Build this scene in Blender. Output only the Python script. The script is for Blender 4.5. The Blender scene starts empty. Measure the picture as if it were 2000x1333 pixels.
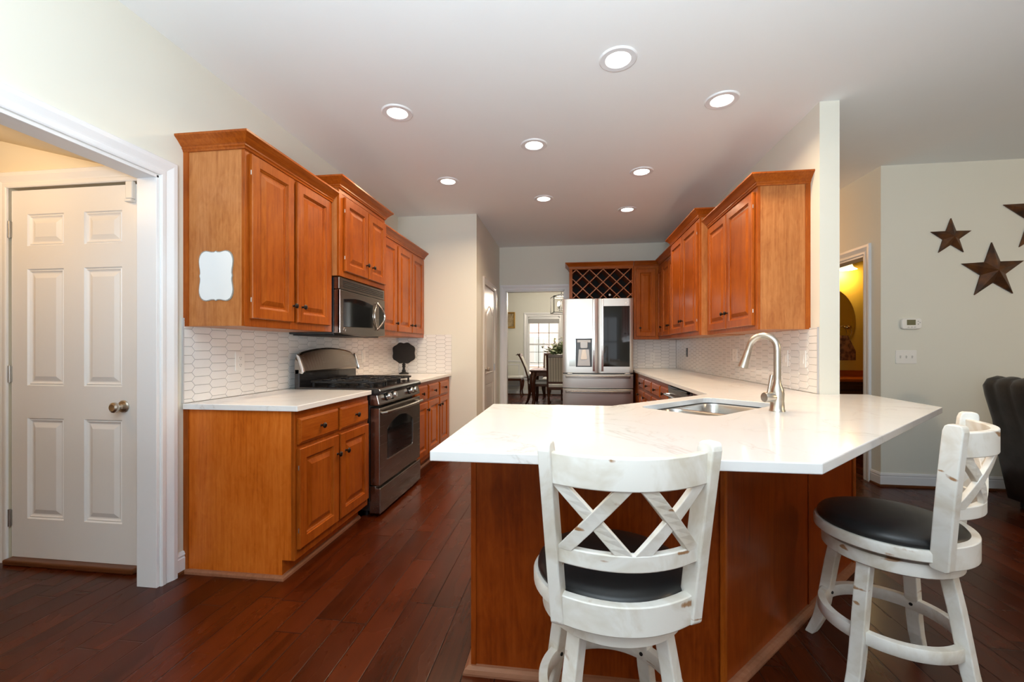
import bpy, bmesh, math, random
from mathutils import Vector, Matrix
from mathutils.geometry import tessellate_polygon

random.seed(7)
SC = bpy.context.scene
COL = SC.collection
PI = math.pi

# ------------------------------------------------------------------ camera
YAW = 0.13
CAM_H = 1.21
cam_d = bpy.data.cameras.new('camera')
cam_d.sensor_width = 36.0
cam_d.lens = 835.0 / 2000.0 * 36.0
cam_d.shift_y = 15.0 / 2000.0
cam_d.clip_start = 0.02
cam = bpy.data.objects.new('camera', cam_d)
cam.location = (0, 0, CAM_H)
cam.rotation_euler = (PI / 2, 0, YAW)
COL.objects.link(cam)
SC.camera = cam

# ------------------------------------------------------------------ view and world
SC.view_settings.view_transform = 'Standard'
SC.view_settings.look = 'None'
SC.view_settings.gamma = 1.0
SC.view_settings.use_curve_mapping = False
SC.view_settings.exposure = 0.0
SC.cycles.max_bounces = 10
SC.cycles.diffuse_bounces = 6
SC.cycles.glossy_bounces = 5
SC.cycles.transmission_bounces = 6
SC.cycles.sample_clamp_indirect = 6.0
SC.cycles.caustics_reflective = False
SC.cycles.caustics_refractive = False
SC.cycles.use_denoising = True

world = bpy.data.worlds.new('sky')
SC.world = world
world.use_nodes = True
wb = world.node_tree.nodes['Background']
wb.inputs['Color'].default_value = (0.86, 0.93, 1.0, 1)
wb.inputs['Strength'].default_value = 1.2


def area(name, loc, aim, sx, sy, power, color=(1, 1, 1), spread=PI):
    d = bpy.data.lights.new(name, 'AREA')
    d.shape = 'RECTANGLE'
    d.size, d.size_y = sx, sy
    d.energy = power
    d.color = color
    d.spread = spread
    o = bpy.data.objects.new(name, d)
    o.location = loc
    o.rotation_euler = (Vector(aim) - Vector(loc)).to_track_quat('-Z', 'Y').to_euler()
    COL.objects.link(o)
    return o


# daylight through the windows behind the camera
REAR_Y = -3.2
REAR_WINDOWS = [(-1.75, -0.55), (-0.35, 0.85), (1.05, 2.25), (3.4, 4.6), (4.8, 6.0)]
WIN_Z0, WIN_Z1 = 0.55, 2.35
for (a, b), pw in zip(REAR_WINDOWS, (3, 3, 1.5, 0.5, 0.5)):
    area('daylight_window', ((a + b) / 2, REAR_Y - 0.03, (WIN_Z0 + WIN_Z1) / 2), ((a + b) / 2, 0, 1.55), b - a - 0.1, WIN_Z1 - WIN_Z0 - 0.1, pw, (0.93, 0.97, 1.0))
# daylight through the dining room window
area('skylight_dining', (-0.62, 13.6, 3.9), (-0.5, 10.2, 0.6), 3.0, 2.0, 420, (1.0, 0.97, 0.95))
# daylight on the house front across the lawn
area('daylight_house', (-2.0, 14.5, 9.5), (-2.0, 22.0, 2.0), 8.0, 4.0, 2600, (1.0, 0.97, 0.93))
# camera flash bounced off the ceiling behind the camera
area('bounce_flash', (-0.1, -0.7, 1.35), (-0.08, -0.25, 2.9), 0.9, 0.9, 186, (0.80, 0.92, 1.0))

# ------------------------------------------------------------------ materials
MATS = {}


class NT:
    def __init__(self, name):
        self.m = bpy.data.materials.new(name)
        self.m.use_nodes = True
        self.t = self.m.node_tree
        self.b = self.t.nodes['Principled BSDF']
        MATS[name] = self.m

    def n(self, kind, **kw):
        nd = self.t.nodes.new(kind)
        for k, v in kw.items():
            setattr(nd, k, v)
        return nd

    def link(self, a, b):
        self.t.links.new(a, b)

    def setb(self, **kw):
        for k, v in kw.items():
            key = k.replace('_', ' ')
            if isinstance(v, (tuple, list)) and len(v) == 3:
                v = (*v, 1)
            self.b.inputs[key].default_value = v

    def coords(self, scale=(1, 1, 1), rand=True):
        tc = self.n('ShaderNodeTexCoord')
        out = tc.outputs['Object']
        if rand:
            oi = self.n('ShaderNodeObjectInfo')
            mu = self.n('ShaderNodeMath', operation='MULTIPLY')
            mu.inputs[1].default_value = 37.0
            self.link(oi.outputs['Random'], mu.inputs[0])
            ad = self.n('ShaderNodeVectorMath', operation='ADD')
            self.link(out, ad.inputs[0])
            self.link(mu.outputs[0], ad.inputs[1])
            out = ad.outputs[0]
        mp = self.n('ShaderNodeMapping')
        mp.inputs['Scale'].default_value = scale
        self.link(out, mp.inputs['Vector'])
        return mp.outputs[0]

    def noise(self, vec, scale, detail=4, rough=0.55, dist=0.0):
        nz = self.n('ShaderNodeTexNoise')
        nz.inputs['Scale'].default_value = scale
        nz.inputs['Detail'].default_value = detail
        nz.inputs['Roughness'].default_value = rough
        nz.inputs['Distortion'].default_value = dist
        self.link(vec, nz.inputs['Vector'])
        return nz.outputs['Fac']

    def ramp(self, fac, stops):
        r = self.n('ShaderNodeValToRGB')
        els = r.color_ramp.elements
        while len(els) < len(stops):
            els.new(0.5)
        for e, (p, c) in zip(els, stops):
            e.position = p
            e.color = (*c, 1) if len(c) == 3 else c
        self.link(fac, r.inputs['Fac'])
        return r.outputs['Color']

    def mix(self, a, b, fac, blend='MIX'):
        mx = self.n('ShaderNodeMix', data_type='RGBA', blend_type=blend)
        for s, v in ((mx.inputs[6], a), (mx.inputs[7], b), (mx.inputs[0], fac)):
            if isinstance(v, (int, float)):
                s.default_value = v
            elif isinstance(v, tuple):
                s.default_value = (*v, 1) if len(v) == 3 else v
            else:
                self.link(v, s)
        return mx.outputs[2]

    def math(self, op, a, b=None):
        nd = self.n('ShaderNodeMath', operation=op)
        for i, v in enumerate((a, b)):
            if v is None:
                continue
            if isinstance(v, (int, float)):
                nd.inputs[i].default_value = v
            else:
                self.link(v, nd.inputs[i])
        return nd.outputs[0]

    def bump(self, h, strength=0.2, dist=0.01):
        bp = self.n('ShaderNodeBump')
        bp.inputs['Strength'].default_value = strength
        bp.inputs['Distance'].default_value = dist
        self.link(h, bp.inputs['Height'])
        self.link(bp.outputs[0], self.b.inputs['Normal'])

    def color(self, c):
        self.link(c, self.b.inputs['Base Color'])


def simple(name, col, rough=0.5, metal=0.0, coat=0.0, **kw):
    t = NT(name)
    t.setb(Base_Color=col, Roughness=rough, Metallic=metal, Coat_Weight=coat, **kw)
    return t


def paint(name, col, rough=0.6, bump=0.04, scale=180):
    t = NT(name)
    v = t.coords((1, 1, 1), False)
    f = t.noise(v, 1.3, 3)
    t.color(t.mix(tuple(c * 0.97 for c in col), tuple(min(1, c * 1.02) for c in col), f))
    t.setb(Roughness=rough)
    t.bump(t.noise(v, scale, 2), bump, 0.002)
    return t


def wood(name, dark, mid, light, axis='z', rough=0.33, fine=0.5, figure=1.0, coat=0.10):
    """stained wood, grain along the given local axis"""
    t = NT(name)
    s = {'z': (9, 9, 0.9), 'x': (0.9, 9, 9), 'y': (9, 0.9, 9)}[axis]
    f = {'z': (90, 90, 3), 'x': (3, 90, 90), 'y': (90, 3, 90)}[axis]
    v1 = t.coords(s)
    v2 = t.coords(f)
    v3 = t.coords((1.7, 1.7, 1.7))
    n1 = t.noise(v1, 1.0, 5, 0.6, 1.2 * figure)
    n2 = t.noise(v2, 1.0, 3, 0.6)
    n3 = t.noise(v3, 1.6, 3, 0.5)
    bands = t.math('FRACT', t.math('MULTIPLY', n1, 4.0))
    tri = t.math('ABSOLUTE', t.math('SUBTRACT', bands, 0.5))
    a = t.math('MULTIPLY', tri, 0.22 * figure)
    b = t.math('MULTIPLY', n2, fine)
    c = t.math('MULTIPLY', n3, 0.70)
    n4 = t.noise(t.coords({'z': (22, 22, 9), 'x': (9, 22, 22), 'y': (22, 9, 22)}[axis]), 1.0, 3, 0.6, 1.5)
    fac = t.math('ADD', t.math('ADD', a, b), t.math('ADD', t.math('MULTIPLY', c, 0.8), t.math('MULTIPLY', n4, 0.30 * figure)))
    fac = t.math('SUBTRACT', fac, 0.10 + 0.205 * (figure - 1) + 0.5 * (fine - 0.5))
    t.color(t.ramp(fac, [(0.30, dark), (0.58, mid), (0.92, light)]))
    t.setb(Roughness=rough, Coat_Weight=coat, Coat_Roughness=0.15, Specular_IOR_Level=0.33, Specular_Tint=(1.0, 0.78, 0.55))
    t.bump(n2, 0.06, 0.002)
    return t


MAPLE_D, MAPLE_M, MAPLE_L = (0.135, 0.021, 0.0013), (0.275, 0.056, 0.0038), (0.42, 0.108, 0.012)
for ax in 'xyz':
    wood('maple_' + ax, MAPLE_D, MAPLE_M, MAPLE_L, ax)
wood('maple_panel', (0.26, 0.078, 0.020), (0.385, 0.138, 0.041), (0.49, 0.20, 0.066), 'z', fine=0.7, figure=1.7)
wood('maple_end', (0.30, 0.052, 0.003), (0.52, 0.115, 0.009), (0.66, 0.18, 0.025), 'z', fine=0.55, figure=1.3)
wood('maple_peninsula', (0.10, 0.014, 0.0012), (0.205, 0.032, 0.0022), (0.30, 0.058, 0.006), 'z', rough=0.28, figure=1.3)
wood('maple_shoe', (0.16, 0.06, 0.028), (0.24, 0.095, 0.048), (0.32, 0.14, 0.08), 'x')
wood('rack_slat', (0.24, 0.075, 0.03), (0.33, 0.11, 0.05), (0.40, 0.15, 0.07), 'x')
wood('mahogany', (0.025, 0.007, 0.004), (0.05, 0.013, 0.007), (0.085, 0.022, 0.011), 'z', rough=0.25)
wood('threshold_oak', (0.06, 0.018, 0.006), (0.10, 0.03, 0.01), (0.14, 0.045, 0.015), 'x')
wood('vanity_wood', (0.02, 0.008, 0.005), (0.035, 0.013, 0.008), (0.05, 0.02, 0.01), 'z')
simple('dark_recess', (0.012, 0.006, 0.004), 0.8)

paint('wall_cream', (0.735, 0.725, 0.645), 0.62)
paint('wall_ceiling', (0.865, 0.885, 0.89), 0.8)
paint('wall_mudroom', (0.80, 0.70, 0.52), 0.65)
paint('wall_gold', (0.55, 0.36, 0.05), 0.6)
paint('wall_dining', (0.74, 0.74, 0.68), 0.62)
paint('trim_white', (0.79, 0.795, 0.81), 0.32, 0.015, 60)
paint('door_white', (0.84, 0.825, 0.805), 0.38, 0.03, 90)
paint('door_pantry', (0.66, 0.62, 0.575), 0.22, 0.02, 60)

# plank floor -------------------------------------------------------------
t = NT('floor_planks')
tc = t.n('ShaderNodeTexCoord')
sep = t.n('ShaderNodeSeparateXYZ')
t.link(tc.outputs['Object'], sep.inputs[0])
px = t.math('DIVIDE', t.math('ADD', sep.outputs['X'], 20.03), 0.122)
ix = t.math('FLOOR', px)
fx = t.math('FRACT', px)
wn = t.n('ShaderNodeTexWhiteNoise', noise_dimensions='1D')
t.link(ix, wn.inputs['W'])
py = t.math('DIVIDE', t.math('ADD', t.math('ADD', sep.outputs['Y'], 20.0), t.math('MULTIPLY', wn.outputs['Value'], 5.3)), 0.95)
iy = t.math('FLOOR', py)
fy = t.math('FRACT', py)
cmb = t.n('ShaderNodeCombineXYZ')
t.link(ix, cmb.inputs[0])
t.link(iy, cmb.inputs[1])
wn2 = t.n('ShaderNodeTexWhiteNoise', noise_dimensions='3D')
t.link(cmb.outputs[0], wn2.inputs['Vector'])
off = t.n('ShaderNodeVectorMath', operation='MULTIPLY_ADD')
t.link(wn2.outputs['Color'], off.inputs[0])
off.inputs[1].default_value = (9, 9, 9)
t.link(tc.outputs['Object'], off.inputs[2])
mp = t.n('ShaderNodeMapping')
mp.inputs['Scale'].default_value = (34, 1.6, 1)
t.link(off.outputs[0], mp.inputs['Vector'])
mp2 = t.n('ShaderNodeMapping')
mp2.inputs['Scale'].default_value = (5, 2.0, 1)
t.link(off.outputs[0], mp2.inputs['Vector'])
g1 = t.noise(mp.outputs[0], 1.0, 5, 0.6, 0.8)
g2 = t.noise(mp2.outputs[0], 1.0, 3, 0.5, 0.6)
base = t.ramp(wn2.outputs['Value'], [(0.0, (0.046, 0.0072, 0.0012)), (0.5, (0.056, 0.0090, 0.0014)), (1.0, (0.067, 0.0108, 0.0016))])
mott = t.ramp(t.math('ADD', t.math('MULTIPLY', g1, 0.45), t.math('MULTIPLY', g2, 0.6)), [(0.34, (0.48, 0.45, 0.45)), (0.52, (0.98, 0.98, 0.98)), (0.74, (1.28, 1.26, 1.24))])
col = t.mix(base, mott, 1.0, 'MULTIPLY')
ex = t.math('MULTIPLY', t.math('MINIMUM', fx, t.math('SUBTRACT', 1.0, fx)), 0.122)
ey = t.math('MULTIPLY', t.math('MINIMUM', fy, t.math('SUBTRACT', 1.0, fy)), 0.95)
ed = t.math('MINIMUM', ex, ey)
groove = t.n('ShaderNodeMapRange')
groove.inputs['From Min'].default_value = 0.0006
groove.inputs['From Max'].default_value = 0.0034
t.link(ed, groove.inputs['Value'])
col = t.mix((0.012, 0.004, 0.003), col, groove.outputs[0])
t.color(col)
hgt = t.math('ADD', groove.outputs[0], t.math('MULTIPLY', g1, 0.25))
t.bump(hgt, 0.30, 0.003)
rr = t.n('ShaderNodeMapRange')
rr.inputs['To Min'].default_value = 0.20
rr.inputs['To Max'].default_value = 0.34
t.link(g2, rr.inputs['Value'])
t.link(rr.outputs[0], t.b.inputs['Roughness'])
t.setb(Specular_IOR_Level=0.25)

# quartz ------------------------------------------------------------------
t = NT('quartz')
v = t.coords((1, 1, 1), False)
a = t.noise(v, 1.1, 6, 0.6, 1.6)
ve = t.math('ABSOLUTE', t.math('SUBTRACT', a, 0.5))
b = t.noise(v, 3.0, 3, 0.5)
vein = t.ramp(ve, [(0.0, (0.66, 0.645, 0.625)), (0.006, (0.765, 0.76, 0.75)), (0.022, (0.80, 0.80, 0.795))])
soft = t.ramp(b, [(0.32, (0.93, 0.93, 0.93)), (0.55, (1, 1, 1))])
vm = t.ramp(t.noise(v, 1.7, 2), [(0.42, (0, 0, 0)), (0.58, (1, 1, 1))])
col = t.mix((0.80, 0.80, 0.795), vein, vm)
t.color(t.mix(col, soft, 0.55, 'MULTIPLY'))
t.setb(Roughness=0.12, Specular_IOR_Level=0.55)


def steel(name, col, rough, axis='x', amt=0.02):
    t = NT(name)
    s = {'x': (2, 260, 260), 'z': (260, 260, 2), 'y': (260, 2, 260)}[axis]
    v = t.coords(s)
    n = t.noise(v, 1.0, 2)
    mr = t.n('ShaderNodeMapRange')
    mr.inputs['To Min'].default_value = rough - amt / 2
    mr.inputs['To Max'].default_value = rough + amt / 2
    t.link(n, mr.inputs['Value'])
    t.link(mr.outputs[0], t.b.inputs['Roughness'])
    t.setb(Base_Color=col, Metallic=1.0)
    return t


steel('steel_fridge', (0.63, 0.60, 0.55), 0.32, 'x', 0.05).setb(Anisotropic=0.55)
steel('steel_range', (0.30, 0.27, 0.24), 0.27, 'x')
steel('steel_bright', (0.72, 0.70, 0.67), 0.2, 'z')
steel('steel_sink', (0.55, 0.54, 0.52), 0.27, 'x')
steel('nickel', (0.62, 0.57, 0.50), 0.28, 'z')
steel('brass_aged', (0.45, 0.30, 0.12), 0.3, 'z')
steel('steel_hinge', (0.50, 0.48, 0.45), 0.32, 'z')
simple('black_enamel', (0.010, 0.010, 0.012), 0.22, coat=0.3)
simple('black_iron', (0.011, 0.011, 0.012), 0.45, Specular_IOR_Level=0.35)
simple('black_glass', (0.006, 0.007, 0.008), 0.05, Specular_IOR_Level=0.6)
simple('black_gloss_plastic', (0.02, 0.02, 0.022), 0.3)
simple('bronze_dark', (0.022, 0.014, 0.010), 0.35, 0.6)
simple('chalk_black', (0.012, 0.011, 0.011), 0.65)
simple('plastic_white', (0.80, 0.79, 0.76), 0.35)
simple('plastic_grey', (0.50, 0.50, 0.49), 0.4)
simple('lcd_green', (0.10, 0.11, 0.05), 0.25)
simple('tile_white', (0.80, 0.785, 0.765), 0.16, Specular_IOR_Level=0.5)
simple('grout_grey', (0.40, 0.395, 0.385), 0.9)
simple('edge_metal', (0.55, 0.55, 0.56), 0.4, 0.2)
simple('board_white', (0.74, 0.755, 0.755), 0.3)
simple('board_rim', (0.28, 0.27, 0.24), 0.5)
simple('fabric_cream', (0.72, 0.70, 0.66), 0.85)
simple('dispenser_grey', (0.42, 0.41, 0.40), 0.35, 0.3)
simple('dispenser_panel', (0.50, 0.56, 0.56), 0.15, 0.3)
simple('gold_leaf', (0.60, 0.36, 0.10), 0.35, 0.7)
simple('shade_grey', (0.38, 0.38, 0.38), 0.8)
simple('vase_white', (0.7, 0.7, 0.68), 0.3)
simple('petal_cream', (0.78, 0.76, 0.62), 0.6)
simple('mirror_glass', (0.9, 0.88, 0.82), 0.02, 1.0)

t = NT('glass_clear')
t.setb(Base_Color=(1, 1, 1), Roughness=0.0, IOR=1.45, Transmission_Weight=1.0)
t.setb(Alpha=0.25)

t = NT('vinyl_black')
v = t.coords((1, 1, 1))
t.setb(Base_Color=(0.014, 0.015, 0.016), Roughness=0.36)
t.bump(t.noise(v, 240, 2), 0.05, 0.001)

t = NT('leather_brown')
v = t.coords((1, 1, 1))
n = t.noise(v, 9, 4)
t.color(t.ramp(n, [(0.3, (0.024, 0.020, 0.018)), (0.7, (0.046, 0.037, 0.032))]))
t.setb(Roughness=0.36)
t.bump(n, 0.25, 0.01)

t = NT('chalk_paint')          # white paint rubbed through to bare wood in places
v = t.coords((1, 1, 1))
grain = t.noise(t.coords((60, 60, 6)), 1.0, 3)
mask = t.noise(t.coords((7, 7, 26)), 1.0, 2, 0.4, 0.5)
rub = t.ramp(t.math('ADD', mask, t.math('MULTIPLY', grain, 0.10)), [(0.735, (0, 0, 0)), (0.775, (1, 1, 1))])
wash = t.ramp(t.noise(v, 7, 4, 0.6, 0.6), [(0.35, (0.64, 0.59, 0.50)), (0.55, (0.80, 0.785, 0.74))])
t.color(t.mix(wash, (0.36, 0.20, 0.10), rub))
t.setb(Roughness=0.45)
t.bump(grain, 0.12, 0.002)
simple('bare_wood', (0.38, 0.22, 0.12), 0.6)

t = NT('star_rust')
v = t.coords((1, 1, 1))
n = t.noise(v, 9, 4, 0.6)
t.color(t.ramp(n, [(0.32, (0.018, 0.011, 0.007)), (0.5, (0.085, 0.030, 0.008)), (0.68, (0.15, 0.055, 0.010))]))
t.setb(Roughness=0.45, Metallic=0.3)

t = NT('leaf_green')
n = t.noise(t.coords((1, 1, 1)), 22, 2)
t.color(t.ramp(n, [(0.35, (0.05, 0.085, 0.03)), (0.65, (0.19, 0.23, 0.09))]))
t.setb(Roughness=0.6)

t = NT('fabric_stripe')
tc = t.n('ShaderNodeTexCoord')
sp = t.n('ShaderNodeSeparateXYZ')
t.link(tc.outputs['Object'], sp.inputs[0])
st = t.math('GREATER_THAN', t.math('FRACT', t.math('MULTIPLY', sp.outputs['X'], 20.0)), 0.55)
t.color(t.mix((0.62, 0.56, 0.46), (0.40, 0.355, 0.285), st))
t.setb(Roughness=0.8)

t = NT('painting_canvas')
n = t.noise(t.coords((1, 1, 1)), 9, 4, 0.6, 1.0)
t.color(t.ramp(n, [(0.35, (0.10, 0.08, 0.05)), (0.5, (0.34, 0.25, 0.13)), (0.7, (0.5, 0.4, 0.24))]))
t.setb(Roughness=0.6)

t = NT('brick_house')
tc = t.n('ShaderNodeTexCoord')
mp = t.n('ShaderNodeMapping')
mp.inputs['Rotation'].default_value = (PI / 2, 0, 0)
t.link(tc.outputs['Object'], mp.inputs['Vector'])
bk = t.n('ShaderNodeTexBrick')
bk.inputs['Scale'].default_value = 4.0
bk.inputs['Color1'].default_value = (0.72, 0.46, 0.41, 1)
bk.inputs['Color2'].default_value = (0.64, 0.38, 0.33, 1)
bk.inputs['Mortar'].default_value = (0.7, 0.66, 0.6, 1)
t.link(mp.outputs[0], bk.inputs['Vector'])
t.color(bk.outputs['Color'])
t.setb(Roughness=0.9)
simple('lawn_green', (0.40, 0.42, 0.22), 0.9)

t = NT('towel_brown')
n = t.noise(t.coords((1, 1, 1)), 20, 3)
t.color(t.ramp(n, [(0.4, (0.09, 0.035, 0.012)), (0.6, (0.26, 0.11, 0.04))]))
t.setb(Roughness=0.95)


def emit(name, col, strength):
    t = NT(name)
    t.setb(Base_Color=(0.9, 0.9, 0.9), Emission_Color=col, Emission_Strength=strength)
    return t


emit('lamp_disc', (1.0, 0.93, 0.82), 9.0)
emit('lamp_flame', (1.0, 0.95, 0.86), 10.0)
emit('lamp_bell', (1.0, 0.80, 0.42), 2.2)

# ------------------------------------------------------------------ mesh helpers
I4 = Matrix.Identity(4)


class MB:
    """collects shapes that become ONE mesh object"""

    def __init__(self, M=None):
        self.v, self.f = [], []
        self.M = M or I4
        self.sm = []

    def add(self, verts, faces, smooth=False):
        k = len(self.v)
        self.v += [self.M @ Vector(p) for p in verts]
        for f in faces:
            self.f.append([i + k for i in f])
            self.sm.append(smooth)
        return self

    def box(self, x0, x1, y0, y1, z0, z1):
        x0, x1 = min(x0, x1), max(x0, x1)
        y0, y1 = min(y0, y1), max(y0, y1)
        z0, z1 = min(z0, z1), max(z0, z1)
        return self.add([(x0, y0, z0), (x1, y0, z0), (x1, y1, z0), (x0, y1, z0), (x0, y0, z1), (x1, y0, z1), (x1, y1, z1), (x0, y1, z1)],
                        [(0, 3, 2, 1), (4, 5, 6, 7), (0, 1, 5, 4), (1, 2, 6, 5), (2, 3, 7, 6), (3, 0, 4, 7)])

    def loft(self, rings, closed=True, cap0=True, cap1=True, smooth=False):
        n = len(rings[0])
        vs = [p for r in rings for p in r]
        fs = []
        m = n if closed else n - 1
        for i in range(len(rings) - 1):
            for j in range(m):
                j2 = (j + 1) % n
                fs.append((i * n + j, i * n + j2, (i + 1) * n + j2, (i + 1) * n + j))
        k = len(self.f)
        self.add(vs, fs, smooth)
        b = len(self.v) - len(vs)
        if cap0:
            self.f.append([b + j for j in range(n - 1, -1, -1)])
            self.sm.append(False)
        if cap1:
            self.f.append([b + (len(rings) - 1) * n + j for j in range(n)])
            self.sm.append(False)
        return self

    def lathe(self, prof, c=(0, 0, 0), axis='z', seg=32, cap=True, smooth=True):
        c = Vector(c)
        R = {'z': Matrix.Identity(3), 'y': Matrix(((1, 0, 0), (0, 0, 1), (0, -1, 0))), 'x': Matrix(((0, 0, 1), (0, 1, 0), (-1, 0, 0))),
             '-y': Matrix(((1, 0, 0), (0, 0, -1), (0, 1, 0)))}[axis] if isinstance(axis, str) else axis
        rings = []
        for r, h in prof:
            r = max(r, 1e-4)
            rings.append([c + R @ Vector((r * math.cos(2 * PI * k / seg), r * math.sin(2 * PI * k / seg), h)) for k in range(seg)])
        return self.loft(rings, True, cap, cap, smooth)

    def prism(self, poly, a0, a1, axis='z'):
        """polygon in the plane normal to axis, extruded from a0 to a1"""
        def P(p, h):
            return {'z': (p[0], p[1], h), 'y': (p[0], h, p[1]), 'x': (h, p[0], p[1])}[axis]
        n = len(poly)
        vs = [P(p, a0) for p in poly] + [P(p, a1) for p in poly]
        fs = [tuple(range(n - 1, -1, -1)), tuple(range(n, 2 * n))] + [(i, (i + 1) % n, n + (i + 1) % n, n + i) for i in range(n)]
        return self.add(vs, fs)

    def sweep(self, path, sec, up=(0, 0, 1), smooth=False, cap=True, closed=False):
        """section [(side, up)] or one per path point, swept along the path"""
        P = [Vector(p) for p in path]
        up = Vector(up)
        rings = []
        n = len(P)
        for i, p in enumerate(P):
            if closed:
                tg = P[(i + 1) % n] - P[i - 1]
            else:
                tg = (P[min(i + 1, n - 1)] - P[max(i - 1, 0)])
            tg.normalize()
            sd = tg.cross(up)
            if sd.length < 1e-4:
                sd = tg.cross(Vector((0, 1, 0.01)))
            sd.normalize()
            u2 = sd.cross(tg)
            s = sec[i] if isinstance(sec[0][0], (tuple, list)) else sec
            rings.append([p + sd * a + u2 * b for a, b in s])
        if closed:
            rings.append(rings[0])
            cap = False
        return self.loft(rings, True, cap, cap, smooth)

    def tube(self, path, r, seg=12, smooth=True, up=(0, 0, 1), closed=False):
        rs = r if isinstance(r, (list, tuple)) else [r] * len(path)
        secs = [[(q * math.cos(2 * PI * k / seg), q * math.sin(2 * PI * k / seg)) for k in range(seg)] for q in rs]
        return self.sweep(path, secs, up, smooth, True, closed)

    def rings_rect(self, x0, z0, x1, z1, prof, y0=0.0, back=True):
        """concentric rectangles (inset, height along +y): raised panel faces"""
        rings = []
        for i, d in prof:
            rings.append([(x0 + i, y0 + d, z0 + i), (x1 - i, y0 + d, z0 + i), (x1 - i, y0 + d, z1 - i), (x0 + i, y0 + d, z1 - i)])
        return self.loft(rings, True, back, True)

    def edge_sweep(self, pts, prof, z0, side=1):
        """moulding profile [(out, up)] along a 2-D polyline with mitred corners, closed back"""
        n = len(pts)
        P = [Vector(p) for p in pts]
        rings = []
        for i in range(n):
            ns = []
            if i > 0:
                d = (P[i] - P[i - 1]).normalized()
                ns.append(Vector((d.y, -d.x)) * side)
            if i < n - 1:
                d = (P[i + 1] - P[i]).normalized()
                ns.append(Vector((d.y, -d.x)) * side)
            m = ns[0] if len(ns) == 1 else (ns[0] + ns[1]) / (1 + ns[0].dot(ns[1]))
            rings.append([(P[i].x + m.x * o, P[i].y + m.y * o, z0 + h) for o, h in prof])
        return self.loft(rings, True, True, True)

    def build(self, name, mat, parent=None, bev=0.0, seg=2, smooth=None, flip=False, angle=40):
        me = bpy.data.meshes.new(name)
        off = Vector((0, 0, 0))
        if parent is not None and parent.get('_w'):
            off = Vector(parent['_w'])
        me.from_pydata([p - off for p in self.v], [], self.f)
        me.polygons.foreach_set('use_smooth', self.sm if smooth is None else [smooth] * len(self.f))
        bm = bmesh.new()
        bm.from_mesh(me)
        bmesh.ops.remove_doubles(bm, verts=bm.verts, dist=1e-6)
        bmesh.ops.recalc_face_normals(bm, faces=bm.faces)
        bm.to_mesh(me)
        bm.free()
        if any(self.sm) if smooth is None else smooth:
            me.set_sharp_from_angle(angle=math.radians(angle))
        me.materials.append(MATS[mat])
        o = bpy.data.objects.new(name, me)
        COL.objects.link(o)
        if bev > 0:
            b = o.modifiers.new('bevel', 'BEVEL')
            b.width = bev
            b.segments = seg
            b.limit_method = 'ANGLE'
            b.angle_limit = math.radians(35)
        if parent is not None:
            o.parent = parent
            if parent.get('_w'):
                o['_w'] = parent['_w']
        return o


def thing(name, label, cat, loc=(0, 0, 0), rotz=0.0, group=None, world=False):
    o = bpy.data.objects.new(name, None)
    o.empty_display_size = 0.1
    o.location = loc
    o.rotation_euler = (0, 0, rotz)
    COL.objects.link(o)
    o['label'] = label
    o['category'] = cat
    if group:
        o['group'] = group
    if world:
        o['_w'] = tuple(loc)
    return o


def tag(o, label, cat, group=None):
    o['label'] = label
    o['category'] = cat
    if group:
        o['group'] = group
    return o


def struct(mb, name, mat, bev=0.0, label=None):
    o = mb.build(name, mat, None, bev)
    o['kind'] = 'structure'
    if label:
        o['label'] = label
    return o


def copy_tree(o, parent=None):
    c = o.copy()
    COL.objects.link(c)
    if parent is not None:
        c.parent = parent
    for ch in list(o.children):
        copy_tree(ch, c)
    return c


def arc(cx, cy, r, a0, a1, n):
    return [(cx + r * math.cos(a0 + (a1 - a0) * k / n), cy + r * math.sin(a0 + (a1 - a0) * k / n)) for k in range(n + 1)]


def round_rect(x0, y0, x1, y1, r, n=5):
    return arc(x1 - r, y0 + r, r, -PI / 2, 0, n) + arc(x1 - r, y1 - r, r, 0, PI / 2, n) + arc(x0 + r, y1 - r, r, PI / 2, PI, n) + arc(x0 + r, y0 + r, r, PI, 1.5 * PI, n)


RECT = lambda w, h: [(-w / 2, -h / 2), (w / 2, -h / 2), (w / 2, h / 2), (-w / 2, h / 2)]

# ================================================================== THE ROOM
XL, XR, END_Y, BACK_Y, PX = -2.06, 1.625, 5.0, 6.72, -1.08
CEIL = 2.82
LIV_X = 2.73
STAR_Y = 4.15
EAST_X = 7.0
D_Y0, D_Y1 = BACK_Y + 0.12, 11.25

struct(MB().box(-5.0, 7.3, -3.5, 11.6, -0.1, 0.0), 'floor', 'floor_planks')
struct(MB().box(-5.0, 7.3, -3.5, 11.6, CEIL, CEIL + 0.1), 'ceiling', 'wall_ceiling')

# left wall with the cased opening to the mud room
O_Y0, O_Y1, O_Z = 0.55, 1.92, 2.09
m = MB()
m.box(XL - 0.11, XL, REAR_Y, O_Y0, 0, CEIL).box(XL - 0.11, XL, O_Y0, O_Y1, O_Z, CEIL).box(XL - 0.11, XL, O_Y1, END_Y + 0.12, 0, CEIL)
struct(m, 'wall_left', 'wall_cream')
m = MB()
m.box(XL, PX, END_Y, END_Y + 0.12, 0, CEIL)
struct(m, 'wall_end', 'wall_cream')
# pantry wall with a door opening
PD0, PD1, PDZ = 5.47, 6.27, 2.05
m = MB()
m.box(PX - 0.12, PX, END_Y + 0.12, PD0, 0, CEIL).box(PX - 0.12, PX, PD1, BACK_Y, 0, CEIL).box(PX - 0.12, PX, PD0, PD1, PDZ, CEIL)
struct(m, 'wall_pantry', 'wall_cream')
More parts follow.
